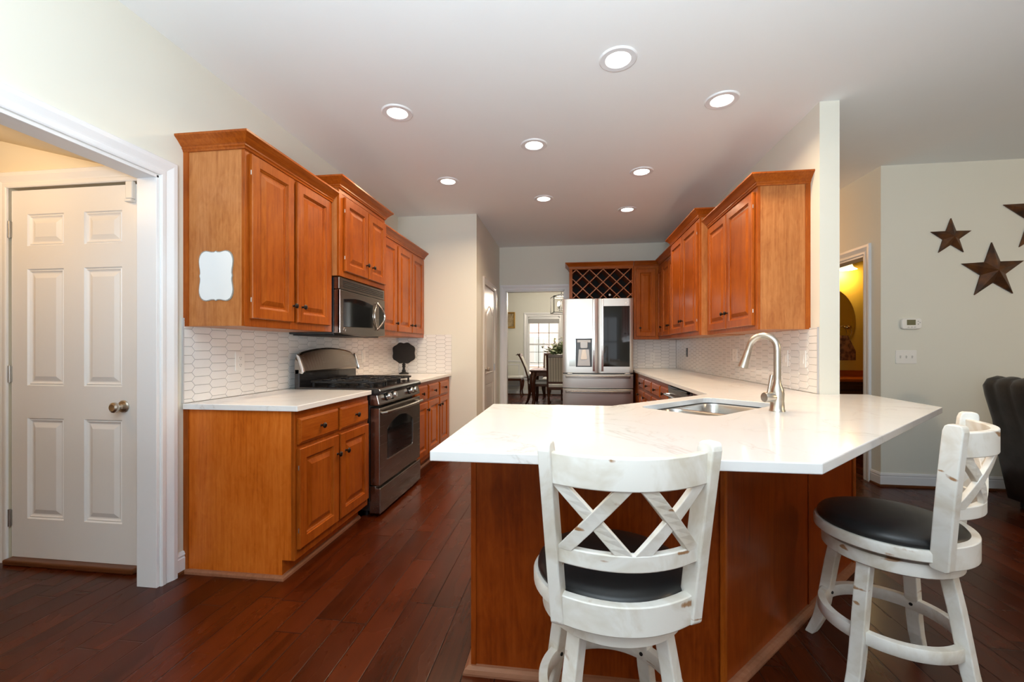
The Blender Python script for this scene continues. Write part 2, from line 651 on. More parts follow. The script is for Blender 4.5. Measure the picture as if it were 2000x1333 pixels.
# back wall with the opening to the dining room
BO0, BO1, BOZ = -0.975, -0.055, 2.125
m = MB()
m.box(-5.0, BO0, BACK_Y, D_Y0, 0, CEIL).box(BO1, XR + 0.12, BACK_Y, D_Y0, 0, CEIL).box(BO0, BO1, BACK_Y, D_Y0, BOZ, CEIL)
struct(m, 'wall_back', 'wall_cream')
WE = 3.02
struct(MB().box(XR, XR + 0.12, WE, BACK_Y, 0, CEIL), 'wall_right', 'wall_cream')
# living room side
PW0, PW1, PWZ = 4.36, 5.16, 2.08
m = MB()
m.box(LIV_X, LIV_X + 0.12, STAR_Y + 0.12, PW0, 0, CEIL).box(LIV_X, LIV_X + 0.12, PW1, BACK_Y + 0.12, 0, CEIL).box(LIV_X, LIV_X + 0.12, PW0, PW1, PWZ, CEIL)
struct(m, 'wall_hall', 'wall_cream')
struct(MB().box(LIV_X, EAST_X + 0.12, STAR_Y, STAR_Y + 0.12, 0, CEIL), 'wall_living', 'wall_cream')
struct(MB().box(EAST_X, EAST_X + 0.12, REAR_Y, STAR_Y, 0, CEIL), 'wall_east', 'wall_cream')
struct(MB().box(XR + 0.12, LIV_X, BACK_Y, BACK_Y + 0.12, 0, CEIL), 'wall_hall_end', 'wall_cream')
# rear wall with windows
m = MB()
xs = [-2.17]
for a, b in REAR_WINDOWS:
    m.box(xs[-1], a, REAR_Y - 0.12, REAR_Y, 0, CEIL)
    m.box(a, b, REAR_Y - 0.12, REAR_Y, 0, WIN_Z0).box(a, b, REAR_Y - 0.12, REAR_Y, WIN_Z1, CEIL)
    xs.append(b)
m.box(xs[-1], EAST_X + 0.12, REAR_Y - 0.12, REAR_Y, 0, CEIL)
struct(m, 'wall_rear', 'wall_cream')
for k, (a, b) in enumerate(REAR_WINDOWS):
    m = MB()
    for x0, x1, z0, z1 in ((a - 0.09, a, WIN_Z0 - 0.09, WIN_Z1 + 0.09), (b, b + 0.09, WIN_Z0 - 0.09, WIN_Z1 + 0.09), (a, b, WIN_Z1, WIN_Z1 + 0.09), (a, b, WIN_Z0 - 0.09, WIN_Z0)):
        m.box(x0, x1, REAR_Y, REAR_Y + 0.02, z0, z1)
    for z in (WIN_Z0 + 0.02, (WIN_Z0 + WIN_Z1) / 2, WIN_Z1 - 0.02):
        m.box(a, b, REAR_Y - 0.025, REAR_Y, z - 0.02, z + 0.02)
    for x in (a + 0.02, (a + b) / 2, b - 0.02):
        m.box(x - 0.012, x + 0.012, REAR_Y - 0.022, REAR_Y - 0.002, WIN_Z0, WIN_Z1)
    struct(m, 'window_%d' % (k + 2), 'trim_white')

# mud room
MD_Y = 2.03
MX0 = -4.4
m = MB()
DX0, DX1, DZ = -3.135, -2.30, 2.112
m.box(MX0, DX0 - 0.01, MD_Y, MD_Y + 0.1, 0, 2.75).box(DX0 - 0.01, DX1 + 0.01, MD_Y, MD_Y + 0.1, DZ + 0.01, 2.75).box(DX1 + 0.01, XL - 0.11, MD_Y, MD_Y + 0.1, 0, 2.75)
struct(m, 'wall_mudroom', 'wall_mudroom')
struct(MB().box(DX0 - 0.1, DX1 + 0.1, MD_Y + 0.1, MD_Y + 0.14, 0, DZ + 0.1), 'wall_behind_door', 'wall_mudroom')
struct(MB().box(MX0 - 0.1, MX0, -0.6, MD_Y + 0.1, 0, 2.75), 'wall_mudroom_west', 'wall_mudroom')
struct(MB().box(MX0, XL - 0.11, -0.7, -0.6, 0, 2.75), 'wall_mudroom_south', 'wall_mudroom')
# sloping ceiling of the mud room
m = MB()
za, zb = 2.39 + (-3.197 - MX0) * 0.254, 2.39 + (-3.197 - (XL - 0.11)) * 0.254
m.prism([(MX0, za), (XL - 0.11, zb), (XL - 0.11, zb + 0.08), (MX0, za + 0.08)], -0.6, MD_Y, 'y')
struct(m, 'ceiling_mudroom', 'wall_mudroom')

# casings -----------------------------------------------------------------
CASE = [(0.0, 0.0), (0.0, 0.010), (0.006, 0.013), (0.022, 0.013), (0.028, 0.010), (0.036, 0.012), (0.062, 0.021), (0.082, 0.021), (0.086, 0.017), (0.086, 0.0)]


def casing(M, w, h, name, mat='trim_white', prof=CASE, reveal=0.004):
    """door casing round an opening w x h in the local x-z plane, standing out along +y"""
    m = MB(M)
    rings = []
    k = 1.0
    pts = [(0, 0, -1, 0), (0, h, -1, 1), (w, h, 1, 1), (w, 0, 1, 0)]
    for x, z, mx, mz in pts:
        rings.append([(x + mx * (o + reveal), y, z + mz * (o + reveal) if mz else z) for o, y in prof])
    m.loft(rings, True, True, True)
    return struct(m, name, mat)


def frame_px(x, y, z=0):   # local x -> -Y, local y -> +X
    return Matrix.Translation((x, y, z)) @ Matrix.Rotation(-PI / 2, 4, 'Z')


def frame_nx(x, y, z=0):   # local x -> +Y, local y -> -X
    return Matrix.Translation((x, y, z)) @ Matrix.Rotation(PI / 2, 4, 'Z')


def frame_ny(x, y, z=0):   # local x -> -X, local y -> -Y
    return Matrix.Translation((x, y, z)) @ Matrix.Rotation(PI, 4, 'Z')


casing(frame_px(XL, O_Y1), O_Y1 - O_Y0, O_Z, 'trim_1')
m = MB()   # jamb lining of the cased opening
m.box(XL - 0.112, XL + 0.002, O_Y1 - 0.014, O_Y1 + 0.002, 0, O_Z).box(XL - 0.112, XL + 0.002, O_Y0 - 0.002, O_Y0 + 0.014, 0, O_Z).box(XL - 0.112, XL + 0.002, O_Y0, O_Y1, O_Z - 0.014, O_Z + 0.002)
struct(m, 'trim_2', 'trim_white', 0.002)
casing(frame_ny(DX1, MD_Y), DX1 - DX0, DZ, 'trim_3', 'door_white')
casing(frame_px(PX, PD1), PD1 - PD0, PDZ, 'trim_4', 'door_pantry')
casing(frame_ny(BO1, BACK_Y), BO1 - BO0, BOZ, 'trim_5', 'trim_white')
m = MB()
m.box(BO0 - 0.002, BO0 + 0.014, BACK_Y - 0.002, D_Y0 + 0.002, 0, BOZ).box(BO1 - 0.014, BO1 + 0.002, BACK_Y - 0.002, D_Y0 + 0.002, 0, BOZ).box(BO0, BO1, BACK_Y - 0.002, D_Y0 + 0.002, BOZ - 0.014, BOZ + 0.002)
struct(m, 'trim_6', 'trim_white')
casing(frame_nx(LIV_X, PW0), PW1 - PW0, PWZ, 'trim_7', 'trim_white')
m = MB()
m.box(LIV_X - 0.002, LIV_X + 0.122, PW0 - 0.002, PW0 + 0.014, 0, PWZ).box(LIV_X - 0.002, LIV_X + 0.122, PW1 - 0.014, PW1 + 0.002, 0, PWZ).box(LIV_X - 0.002, LIV_X + 0.122, PW0, PW1, PWZ - 0.014, PWZ + 0.002)
struct(m, 'trim_8', 'trim_white')

BASE = [(0, 0.02), (0.013, 0.02), (0.013, 0.085), (0.010, 0.09), (0.010, 0.098), (0.014, 0.102), (0.008, 0.118), (0, 0.12)]
SHOE = [(0, 0), (0.02, 0), (0.018, 0.012), (0.010, 0.02), (0, 0.022)]


def baseboard(pts, name, side=1):
    o = struct(MB().edge_sweep(pts, BASE, 0, side), name, 'trim_white')
    s = MB().edge_sweep(pts, SHOE, 0, side).build('shoe_molding', 'threshold_oak', o)
    return o


baseboard([(XL, 2.012), (XL, 2.058)], 'baseboard_left')
baseboard([(LIV_X, PW0 - 0.095), (LIV_X, STAR_Y), (EAST_X, STAR_Y)], 'baseboard_living', 1)
baseboard([(LIV_X, BACK_Y), (LIV_X, PW1 + 0.095)], 'baseboard_hall', 1)
baseboard([(PX, END_Y + 0.0), (PX, PD0 - 0.095)], 'baseboard_pantry', 1)
baseboard([(XL, REAR_Y), (XL, O_Y0 - 0.095)], 'baseboard_left_near', 1)

# doors ---------------------------------------------------------------------
KNOB_PROF = [(0.0, 0.0), (0.033, 0.0), (0.034, 0.004), (0.030, 0.010), (0.014, 0.014), (0.011, 0.022), (0.012, 0.030), (0.022, 0.036), (0.0285, 0.048), (0.027, 0.058), (0.018, 0.064), (0.010, 0.063), (0.0, 0.062)]


def panel_slab(m, w, h, t, cols, rows, prof):
    """slab of thickness t with recessed panels at cols x rows; face at y=t"""
    m.box(0, w, 0, t - 0.012, 0, h)
    xs = [0] + [v for c in cols for v in c] + [w]
    zs = [0] + [v for r in rows for v in r] + [h]
    for i in range(len(xs) - 1):
        for j in range(len(zs) - 1):
            if i % 2 == 1 and j % 2 == 1:
                m.rings_rect(xs[i], zs[j], xs[i + 1], zs[j + 1], prof, t, False)
            else:
                m.add([(xs[i], t, zs[j]), (xs[i + 1], t, zs[j]), (xs[i + 1], t, zs[j + 1]), (xs[i], t, zs[j + 1])], [(0, 1, 2, 3)])
    for a, b in (((0, 0), (w, 0)), ((w, 0), (w, h)), ((w, h), (0, h)), ((0, h), (0, 0))):
        m.add([(a[0], t - 0.012, a[1]), (b[0], t - 0.012, b[1]), (b[0], t, b[1]), (a[0], t, a[1])], [(0, 1, 2, 3)])


W1, H1 = DX1 - DX0 - 0.012, DZ - 0.04
d1 = bpy.data.objects.new('door_1', None)
d1.location = (DX1 - 0.006, MD_Y + 0.045, 0.032)
d1.rotation_euler = (0, 0, PI)
COL.objects.link(d1)
d1['kind'] = 'structure'
d1['label'] = 'white six-panel door beyond the cased opening at left'
m = MB()
cx = lambda X: (DX1 - 0.006) - X
cz = lambda z: z - 0.032
panel_slab(m, W1, H1, 0.038, [(cx(-2.412), cx(-2.652)), (cx(-2.784), cx(-3.024))], [(cz(0.252), cz(0.819)), (cz(1.002), cz(1.659)), (cz(1.788), cz(1.968))],
           [(0, 0), (0.006, -0.009), (0.012, -0.004), (0.020, -0.010), (0.026, -0.011), (0.052, -0.002), (0.056, -0.002)])
m.build('door_slab', 'door_white', d1)
for z in (1.885, 1.066, 0.252):
    hm = MB()
    hm.tube([(W1 + 0.008, 0.043, cz(z) - 0.048), (W1 + 0.008, 0.043, cz(z) + 0.048)], 0.007, 10)
    hm.box(W1 - 0.004, W1 + 0.02, 0.036, 0.041, cz(z) - 0.045, cz(z) + 0.045)
    hm.build('hinge', 'steel_hinge', d1)
km = MB()
km.lathe(KNOB_PROF, (cx(-2.40), 0.038, cz(0.895)), 'y', 24)
km.build('door_knob', 'nickel', d1)
th = MB()
th.box(DX0 + 0.002, DX1 - 0.002, MD_Y - 0.035, MD_Y + 0.09, 0.0, 0.03)
struct(th, 'trim_9', 'threshold_oak', 0.008)

sens = thing('door_sensor', 'small white contact sensor at the top corner of the six-panel door', 'sensor', (-2.345, MD_Y + 0.006, 2.07), PI)
MB().box(-0.022, 0.022, 0.0, 0.022, -0.05, 0.045).build('case', 'plastic_white', sens, 0.005)
MB().box(-0.022, 0.022, 0.0, 0.028, -0.068, -0.052).build('magnet', 'plastic_white', sens, 0.004)

# pantry door: two panels, arched upper one
d2 = bpy.data.objects.new('door_2', None)
WP, HP = PD1 - PD0 - 0.012, PDZ - 0.012
d2.location = (PX - 0.045, PD1 - 0.006, 0.008)
d2.rotation_euler = (0, 0, -PI / 2)
COL.objects.link(d2)
d2['kind'] = 'structure'
d2['label'] = 'pale two-panel pantry door with an arched upper panel'
m = MB()
panel_slab(m, WP, HP, 0.038, [(0.125, WP - 0.125)], [(0.22, 0.72)], [(0, 0), (0.008, -0.010), (0.016, -0.006), (0.05, -0.001)])
m.build('door_slab', 'door_pantry', d2)
m = MB()
rings = []
x0, x1, z0, z1 = 0.125, WP - 0.125, 0.86, 1.80
for ins, dp in [(0, 0.0), (0.010, 0.008), (0.022, 0.002), (0.05, 0.004)]:
    pts = [(x0 + ins, 0.038 + dp, z0 + ins), (x1 - ins, 0.038 + dp, z0 + ins)]
    for k in range(0, 17):
        u = k / 16
        s = abs(2 * u - 1)
        arch = 0.10 * (0.5 + 0.5 * math.cos(PI * min(1, s * 1.15)))
        pts.append((x1 - ins + (x0 - x1 + 2 * ins) * u, 0.038 + dp, z1 - 0.10 - ins + arch))
    rings.append(pts)
m.loft(rings, True, False, True)
m.build('arched_panel', 'door_pantry', d2)
for z in (1.84, 0.93):
    hm = MB()
    hm.tube([(-0.006, 0.044, z - 0.05), (-0.006, 0.044, z + 0.05)], 0.009, 10)
    hm.box(-0.02, 0.012, 0.036, 0.042, z - 0.046, z + 0.046)
    hm.build('hinge', 'steel_hinge', d2)
km = MB()
km.lathe(KNOB_PROF, (WP - 0.07, 0.038, 0.93), 'y', 20)
km.build('door_knob', 'nickel', d2)
struct(MB().box(PX - 0.14, PX - 0.10, PD0 - 0.05, PD1 + 0.05, 0, PDZ + 0.05), 'wall_behind_pantry', 'wall_cream')

# ================================================================== BACKSPLASH TILES
def clip(poly, lo, hi, ax):
    for bound, sgn in ((lo, 1), (hi, -1)):
        out = []
        for i in range(len(poly)):
            a, b = poly[i - 1], poly[i]
            ia, ib = sgn * (a[ax] - bound) >= 0, sgn * (b[ax] - bound) >= 0
            if ia != ib:
                t = (bound - a[ax]) / (b[ax] - a[ax])
                out.append(tuple(a[k] + (b[k] - a[k]) * t for k in range(2)))
            if ib:
                out.append(b)
        poly = out
        if not poly:
            return poly
    return poly


def backsplash(M, w, h, name, shift=0.0):
    L, Hh, tp, g = 0.136, 0.0478, 0.0195, 0.0014
    pitch = L - tp
    root = MB(M).box(0, w, 0.001, 0.006, 0, h).build(name, 'grout_grey')
    root['kind'] = 'structure'
    m = MB(M)
    i = -1
    while (i - 1) * pitch < w:
        cx0 = i * pitch + shift
        for j in range(-1, int(h / Hh) + 2):
            cy = j * Hh + (0.5 * Hh if i % 2 else 0.0) + 0.02
            hx, hy = L / 2 - g, Hh / 2 - g
            poly = [(cx0 - hx, cy), (cx0 - hx + tp, cy - hy), (cx0 + hx - tp, cy - hy), (cx0 + hx, cy), (cx0 + hx - tp, cy + hy), (cx0 - hx + tp, cy + hy)]
            poly = clip(poly, 0.001, w - 0.001, 0)
            poly = clip(poly, 0.001, h - 0.001, 1) if poly else poly
            if len(poly) < 3:
                continue
            c = (sum(p[0] for p in poly) / len(poly), sum(p[1] for p in poly) / len(poly))
            inner = []
            for p in poly:
                d = math.hypot(p[0] - c[0], p[1] - c[1])
                k = max(0.0, 1 - 0.0025 / d) if d > 0.004 else 1
                inner.append((c[0] + (p[0] - c[0]) * k, c[1] + (p[1] - c[1]) * k))
            m.loft([[(p[0], 0.006, p[1]) for p in poly], [(p[0], 0.0072, p[1]) for p in poly], [(p[0], 0.0085, p[1]) for p in inner]], True, False, True)
        i += 1
    m.build('tiles', 'tile_white', root)
    return root


CT = 0.914
TZ = 1.345
bs = backsplash(frame_px(XL, END_Y, CT + 0.001), END_Y - 2.055, TZ - CT + 0.03, 'trim_10', 0.03)
MB(frame_px(XL, END_Y, CT + 0.001)).box(END_Y - 2.055, END_Y - 2.049, 0.001, 0.01, 0, TZ - CT + 0.03).build('edge_strip', 'edge_metal', bs)
backsplash(frame_ny(-1.385, END_Y, CT + 0.001), -1.385 - XL - 0.009, 0.465, 'trim_11', 0.02)
bs = backsplash(frame_nx(XR, WE + 0.012, CT + 0.001), BACK_Y - WE - 0.012, TZ - CT + 0.005, 'trim_12', 0.05)
MB(frame_nx(XR, WE, CT + 0.001)).box(0.006, 0.012, 0.001, 0.01, 0, TZ - CT + 0.005).build('edge_strip', 'edge_metal', bs)
backsplash(frame_ny(XR - 0.01, BACK_Y, CT + 0.001), 0.70, TZ - CT + 0.005, 'trim_13', 0.04)

# ================================================================== CABINETS
DOOR_PROF = [(0.0, 0.0), (0.0, 0.015), (0.004, 0.020), (0.056, 0.020), (0.058, 0.014), (0.063, 0.012), (0.069, 0.007), (0.079, 0.007), (0.106, 0.018), (0.110, 0.018)]
DRAWER_PROF = [(0.0, 0.0), (0.0, 0.012), (0.010, 0.017), (0.013, 0.020), (0.02, 0.020)]
CROWN = [(0.0, 0.0), (0.008, 0.0), (0.010, 0.012), (0.016, 0.020), (0.016, 0.030), (0.022, 0.036), (0.040, 0.062), (0.056, 0.080), (0.060, 0.084), (0.060, 0.098), (0.0, 0.098)]
PULL = [(0.0, 0.0), (0.008, 0.0), (0.006, 0.004), (0.0055, 0.012), (0.008, 0.016), (0.0145, 0.020), (0.0165, 0.025), (0.013, 0.030), (0.006, 0.032), (0.0, 0.032)]


def knob(parent, x, y, z):
    return MB().lathe(PULL, (x, y, z), 'y', 16).build('knob', 'bronze_dark', parent)


def cab_door(root, x0, z0, w, h, y, knob_at=None, hinge=None):
    prof = DOOR_PROF if w > 0.25 else [(i * 0.8, d) for i, d in DOOR_PROF]
    d = MB().rings_rect(x0, z0, x0 + w, z0 + h, prof, y + 0.001).build('door', 'maple_z', root)
    if knob_at:
        knob(d, knob_at[0], y + 0.02, knob_at[1])
    if hinge is not None:
        for z in (z0 + 0.10, z0 + h - 0.10):
            hx = x0 if hinge == 0 else x0 + w
            MB().tube([(hx, y + 0.012, z - 0.012), (hx, y + 0.012, z + 0.012)], 0.003, 8).build('hinge', 'steel_hinge', d)
    return d


def cab_drawer(root, x0, z0, w, h, y, k=True):
    d = MB().rings_rect(x0, z0, x0 + w, z0 + h, DRAWER_PROF, y + 0.001).build('drawer', 'maple_x', root)
    if k:
        knob(d, x0 + w / 2, y + 0.02, z0 + h / 2)
    return d


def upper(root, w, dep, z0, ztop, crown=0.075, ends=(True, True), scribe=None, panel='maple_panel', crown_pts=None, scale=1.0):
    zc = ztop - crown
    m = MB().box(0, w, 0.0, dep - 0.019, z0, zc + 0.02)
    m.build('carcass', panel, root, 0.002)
    f = MB()
    f.box(0, 0.04, dep - 0.019, dep, z0, zc + 0.02).box(w - 0.04, w, dep - 0.019, dep, z0, zc + 0.02)
    f.box(0.04, w - 0.04, dep - 0.019, dep, z0, z0 + 0.045).box(0.04, w - 0.04, dep - 0.019, dep, zc - 0.03, zc + 0.02)
    f.box(0.04, w - 0.04, dep - 0.019, dep - 0.002, z0 + 0.045, zc - 0.03)
    f.build('face_frame', 'maple_z', root, 0.0015)
    pts = crown_pts or ([(w, 0.0)] if ends[1] else []) + [(w, dep), (0, dep)] + ([(0, 0.0)] if ends[0] else [])
    MB().edge_sweep(pts, [(o * scale, h * crown / 0.098) for o, h in CROWN], zc, 1).build('crown_molding', 'maple_x', root)
    if scribe is not None:
        MB().box(scribe[0], scribe[1], 0.0, 0.03, z0, zc).build('scribe_strip', 'maple_z', root)


# ---- left wall, upper row (x runs towards the camera from the far end)
def left_upper(y0, y1, face, z0, ztop, label, group='wall cabinets', **kw):
    t = thing('wall_cabinet', label, 'cabinet', (XL, y1, 0), -PI / 2, group)
    upper(t, y1 - y0, face - XL, z0, ztop, **kw)
    return t


Y0, Y1 = 2.065, 2.908
f1 = -1.70
c = left_upper(Y0, Y1, f1, 1.331, 2.346, 'two-door wall cabinet with a white scalloped plaque on its end panel', ends=(False, True), scribe=(Y1 - Y0, Y1 - Y0 + 0.006))
X = lambda y: Y1 - y
dp = f1 - XL
cab_door(c, X(2.452), 1.374, 0.355, 0.885, dp, (X(2.44), 1.474), 1)
cab_door(c, X(2.862), 1.374, 0.375, 0.885, dp, (X(2.53), 1.474), 0)

Y0, Y1 = 2.912, 3.692
f2 = -1.645
c = left_upper(Y0, Y1, f2, 1.742, 2.452, 'short raised wall cabinet over the microwave', ends=(True, True))
X = lambda y: Y1 - y
dp = f2 - XL
cab_door(c, X(3.33), 1.783, 0.36, 0.545, dp, (X(3.295), 1.886), 1)
cab_door(c, X(3.677), 1.783, 0.325, 0.545, dp, (X(3.402), 1.886), 0)

Y0, Y1 = 3.696, 4.965
f3 = -1.73
c = left_upper(Y0, Y1, f3, 1.341, 2.362, 'three-door wall cabinet beyond the microwave, nearest the end wall', ends=(False, False), crown_pts=[(Y1 - Y0, f3 - XL), (-0.03, f3 - XL)])
X = lambda y: Y1 - y
dp = f3 - XL
cab_door(c, X(4.135), 1.385, 0.40, 0.87, dp, (X(4.105), 1.465))
cab_door(c, X(4.545), 1.385, 0.375, 0.87, dp, (X(4.50), 1.465))
cab_door(c, X(4.935), 1.385, 0.37, 0.87, dp, (X(4.60), 1.465))
MB().box(-0.035, -0.001, 0, dp, 1.341, 2.28).build('filler_strip', 'maple_z', c)


# ---- right wall uppers
def right_upper(y0, y1, face, z0, ztop, label, group='wall cabinets', **kw):
    t = thing('wall_cabinet', label, 'cabinet', (XR, y0, 0), PI / 2, group)
    upper(t, y1 - y0, XR - face, z0, ztop, **kw)
    return t


Y0, Y1, fc = 3.130, 4.172, 1.292
c = right_upper(Y0, Y1, fc, 1.342, 2.402, 'two-door wall cabinet with a bare plywood end panel, nearest the column', ends=(True, False), scribe=(-0.006, 0.0))
dp = XR - fc
cab_door(c, 0.045, 1.374, 0.485, 0.93, dp, (0.497, 1.495), 0)
cab_door(c, 0.545, 1.374, 0.45, 0.93, dp, (0.585, 1.495), 1)
Y0, Y1, fc = 4.176, 5.256, 1.215
c = right_upper(Y0, Y1, fc, 1.337, 2.506, 'taller, deeper two-door wall cabinet, middle of the right-hand row', ends=(True, True))
dp = XR - fc
cab_door(c, 0.04, 1.378, 0.49, 1.02, dp, (0.500, 1.50), 0)
cab_door(c, 0.545, 1.378, 0.49, 1.02, dp, (0.58, 1.50), 1)
Y0, Y1, fc = 5.260, 6.385, 1.298
c = right_upper(Y0, Y1, fc, 1.347, 2.478, 'low dark two-door wall cabinet at the far end of the right-hand wall', ends=(False, False), crown_pts=[(Y1 - Y0 - 0.06, XR - fc), (0, XR - fc)])
dp = XR - fc
cab_door(c, 0.03, 1.385, 0.37, 0.95, dp, (0.37, 1.508))
cab_door(c, 0.42, 1.385, 0.37, 0.95, dp, (0.455, 1.508))
cab_door(c, 0.81, 1.385, 0.28, 0.95, dp, (0.845, 1.508))

# ---- back wall: narrow cabinet and wine rack
BF = 6.39
t = thing('wall_cabinet', 'single-door corner wall cabinet beside the wine rack', 'cabinet', (XR - 0.002, BACK_Y, 0), PI, 'wall cabinets')
w = XR - 0.002 - 0.948
dpb = BACK_Y - BF
upper(t, w, dpb, 1.347, 2.476, ends=(False, False), panel='maple_z', crown_pts=[(w, dpb), (0.33, dpb)])
cab_door(t, XR - 0.002 - 1.255, 1.39, 0.275, 0.975, dpb, (XR - 0.002 - 1.035, 1.508))

wr = thing('wine_rack', 'diamond-lattice wine rack built in above the refrigerator', 'wine rack', (0.944, BACK_Y - 0.004, 0), PI)
w = 0.944 - 0.021
z0, z1, zc = 1.93, 2.392, 2.401
m = MB()
m.box(0, 0.02, 0, dpb, z0, zc).box(w - 0.045, w, 0, dpb, z0, zc).box(0.02, w - 0.045, 0, dpb, z1 - 0.012, zc + 0.02).box(0.02, w - 0.045, 0, dpb, z0 - 0.02, z0).box(0, w, dpb - 0.019, dpb, zc, zc + 0.02)
m.build('case', 'maple_z', wr, 0.0015)
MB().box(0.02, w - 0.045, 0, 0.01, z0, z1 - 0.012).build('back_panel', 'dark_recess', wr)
MB().edge_sweep([(w, 0), (w, dpb), (0.004, dpb)], [(o_, h_ * 0.075 / 0.098) for o_, h_ in CROWN], zc, 1).build('crown_molding', 'maple_x', wr)
lx0, lx1, lz0, lz1 = 0.02, w - 0.045, z0, z1 - 0.012


def clip_line(px, pz, dx, dz):
    ts = []
    t0, t1 = -9, 9
    for p, d, lo, hi in ((px, dx, lx0, lx1), (pz, dz, lz0, lz1)):
        a, b = (lo - p) / d, (hi - p) / d
        t0, t1 = max(t0, min(a, b)), min(t1, max(a, b))
    return (t0, t1) if t1 - t0 > 0.03 else None


sp = 0.196
for sgn in (1, -1):
    k = -8
    while k < 12:
        px_, pz_ = lx0 + 0.02 + k * sp, lz1
        dx_, dz_ = math.cos(math.radians(44)), sgn * math.sin(math.radians(44))
        r = clip_line(px_, pz_, dx_, dz_)
        if r:
            a, b = r
            p0, p1 = (px_ + dx_ * a, pz_ + dz_ * a), (px_ + dx_ * b, pz_ + dz_ * b)
            dd = dpb - 0.010 if sgn > 0 else dpb - 0.014
            mm = MB()
            mm.sweep([(p0[0], (dd + 0.012) / 2, p0[1]), (p1[0], (dd + 0.012) / 2, p1[1])], [(-(dd - 0.012) / 2, -0.0065), ((dd - 0.012) / 2, -0.0065), ((dd - 0.012) / 2, 0.0065), (-(dd - 0.012) / 2, 0.0065)], up=(0, 0, 1))
            mm.build('lattice_slat', 'rack_slat', wr)
        k += 1
# two bottles lying in the rack: only their caps show
for X_, z_, cap in ((0.610, 2.002, 'plastic_white'), (0.708, 1.952, 'gold_leaf')):
    b = thing('wine_bottle', 'wine bottle lying in the rack with a %s capped neck' % ('white' if cap == 'plastic_white' else 'gold'), 'bottle', (X_, BF + 0.035, z_), PI)
    MB().lathe([(0.0, -0.27), (0.029, -0.27), (0.030, -0.26), (0.030, -0.10), (0.016, -0.045), (0.0145, -0.028), (0.0145, 0.0)], (0, 0, 0), 'y', 20).build('glass_body', 'black_glass', b)
    MB().lathe([(0.0155, -0.03), (0.0155, 0.002), (0.013, 0.004), (0.0, 0.004)], (0, 0, 0), 'y', 16).build('cap', cap, b)

# ---- left base cabinets
t = thing('base_cabinet', 'two-door base cabinet with a wide finished end panel, nearest left', 'cabinet', (XL, 2.884, 0), -PI / 2, 'base cabinets')
w, dp = 2.884 - 2.065, -1.415 - XL
m = MB()
m.prism([(0.002, 0.0), (dp - 0.07, 0.0), (dp - 0.07, 0.10), (dp - 0.019, 0.10), (dp - 0.019, 0.883), (0.002, 0.883)], 0, w, 'x')
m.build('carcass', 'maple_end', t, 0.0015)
f = MB()
f.box(0, 0.035, dp - 0.019, dp, 0.10, 0.883).box(w - 0.02, w, dp - 0.019, dp, 0.10, 0.883).box(0.035, w - 0.02, dp - 0.019, dp, 0.10, 0.15).box(0.035, w - 0.02, dp - 0.019, dp, 0.68, 0.71).box(0.035, w - 0.02, dp - 0.019, dp, 0.84, 0.883)
f.box(0.035, w - 0.02, dp - 0.019, dp - 0.003, 0.15, 0.84)
f.build('face_frame', 'maple_z', t, 0.0015)
X = lambda y: 2.884 - y
cab_drawer(t, X(2.468), 0.705, 0.385, 0.138, dp)
cab_drawer(t, X(2.865), 0.705, 0.375, 0.138, dp)
cab_door(t, X(2.468), 0.152, 0.385, 0.53, dp, (X(2.448), 0.568), 1)
cab_door(t, X(2.865), 0.152, 0.375, 0.53, dp, (X(2.545), 0.568), 0)
MB().box(w, w + 0.006, 0.0, 0.03, 0.022, 0.883).build('scribe_strip', 'maple_z', t)
MB().edge_sweep([(w, 0.0), (w, dp - 0.07), (0, dp - 0.07)], SHOE, 0, 1).build('shoe_molding', 'maple_shoe', t)

t = thing('base_cabinet', 'three-door base cabinet with three drawers between the range and the end wall', 'cabinet', (XL, END_Y - 0.002, 0), -PI / 2, 'base cabinets')
w = END_Y - 0.002 - 3.768
m = MB()
m.prism([(0.002, 0.0), (dp - 0.07, 0.0), (dp - 0.07, 0.10), (dp - 0.019, 0.10), (dp - 0.019, 0.883), (0.002, 0.883)], 0, w, 'x')
m.build('carcass', 'maple_z', t, 0.0015)
MB().box(0, w, dp - 0.019, dp, 0.10, 0.883).build('face_frame', 'maple_z', t, 0.0015)
X = lambda y: END_Y - 0.002 - y
for a, b, kx in ((3.80, 4.155, 4.125), (4.185, 4.53, 4.50), (4.565, 4.90, 4.595)):
    cab_drawer(t, X(b), 0.70, b - a, 0.145, dp)
    cab_door(t, X(b), 0.152, b - a, 0.525, dp, (X(kx), 0.60))
MB().edge_sweep([(w, dp - 0.07), (0, dp - 0.07)], SHOE, 0, 1).build('shoe_molding', 'maple_shoe', t)

# ---- left counters
tag(MB().box(XL + 0.010, -1.385, 2.045, 2.888, 0.884, CT).build('countertop', 'quartz', None, 0.003), 'short white quartz counter to the left of the range', 'countertop')
tag(MB().box(XL + 0.010, -1.385, 3.764, END_Y - 0.010, 0.884, CT).build('countertop', 'quartz', None, 0.003), 'white quartz counter between the range and the end wall', 'countertop')

# ================================================================== RANGE
RY1, RW = 3.756, 0.848
rg = thing('gas_range', 'stainless gas range with black cooktop between the left counters', 'stove', (XL + 0.012, RY1, 0), -PI / 2)
o = XL + 0.012
fr = -1.335 - o        # door face
MB().box(0.0, RW, 0.02, fr - 0.075, 0.045, 0.905).build('body', 'black_enamel', rg, 0.004)
ft = MB()
for x in (0.05, RW - 0.05):
    for y in (0.08, fr - 0.12):
        ft.lathe([(0.018, 0), (0.018, 0.046)], (x, y, 0), 'z', 12)
ft.build('feet', 'black_iron', rg)
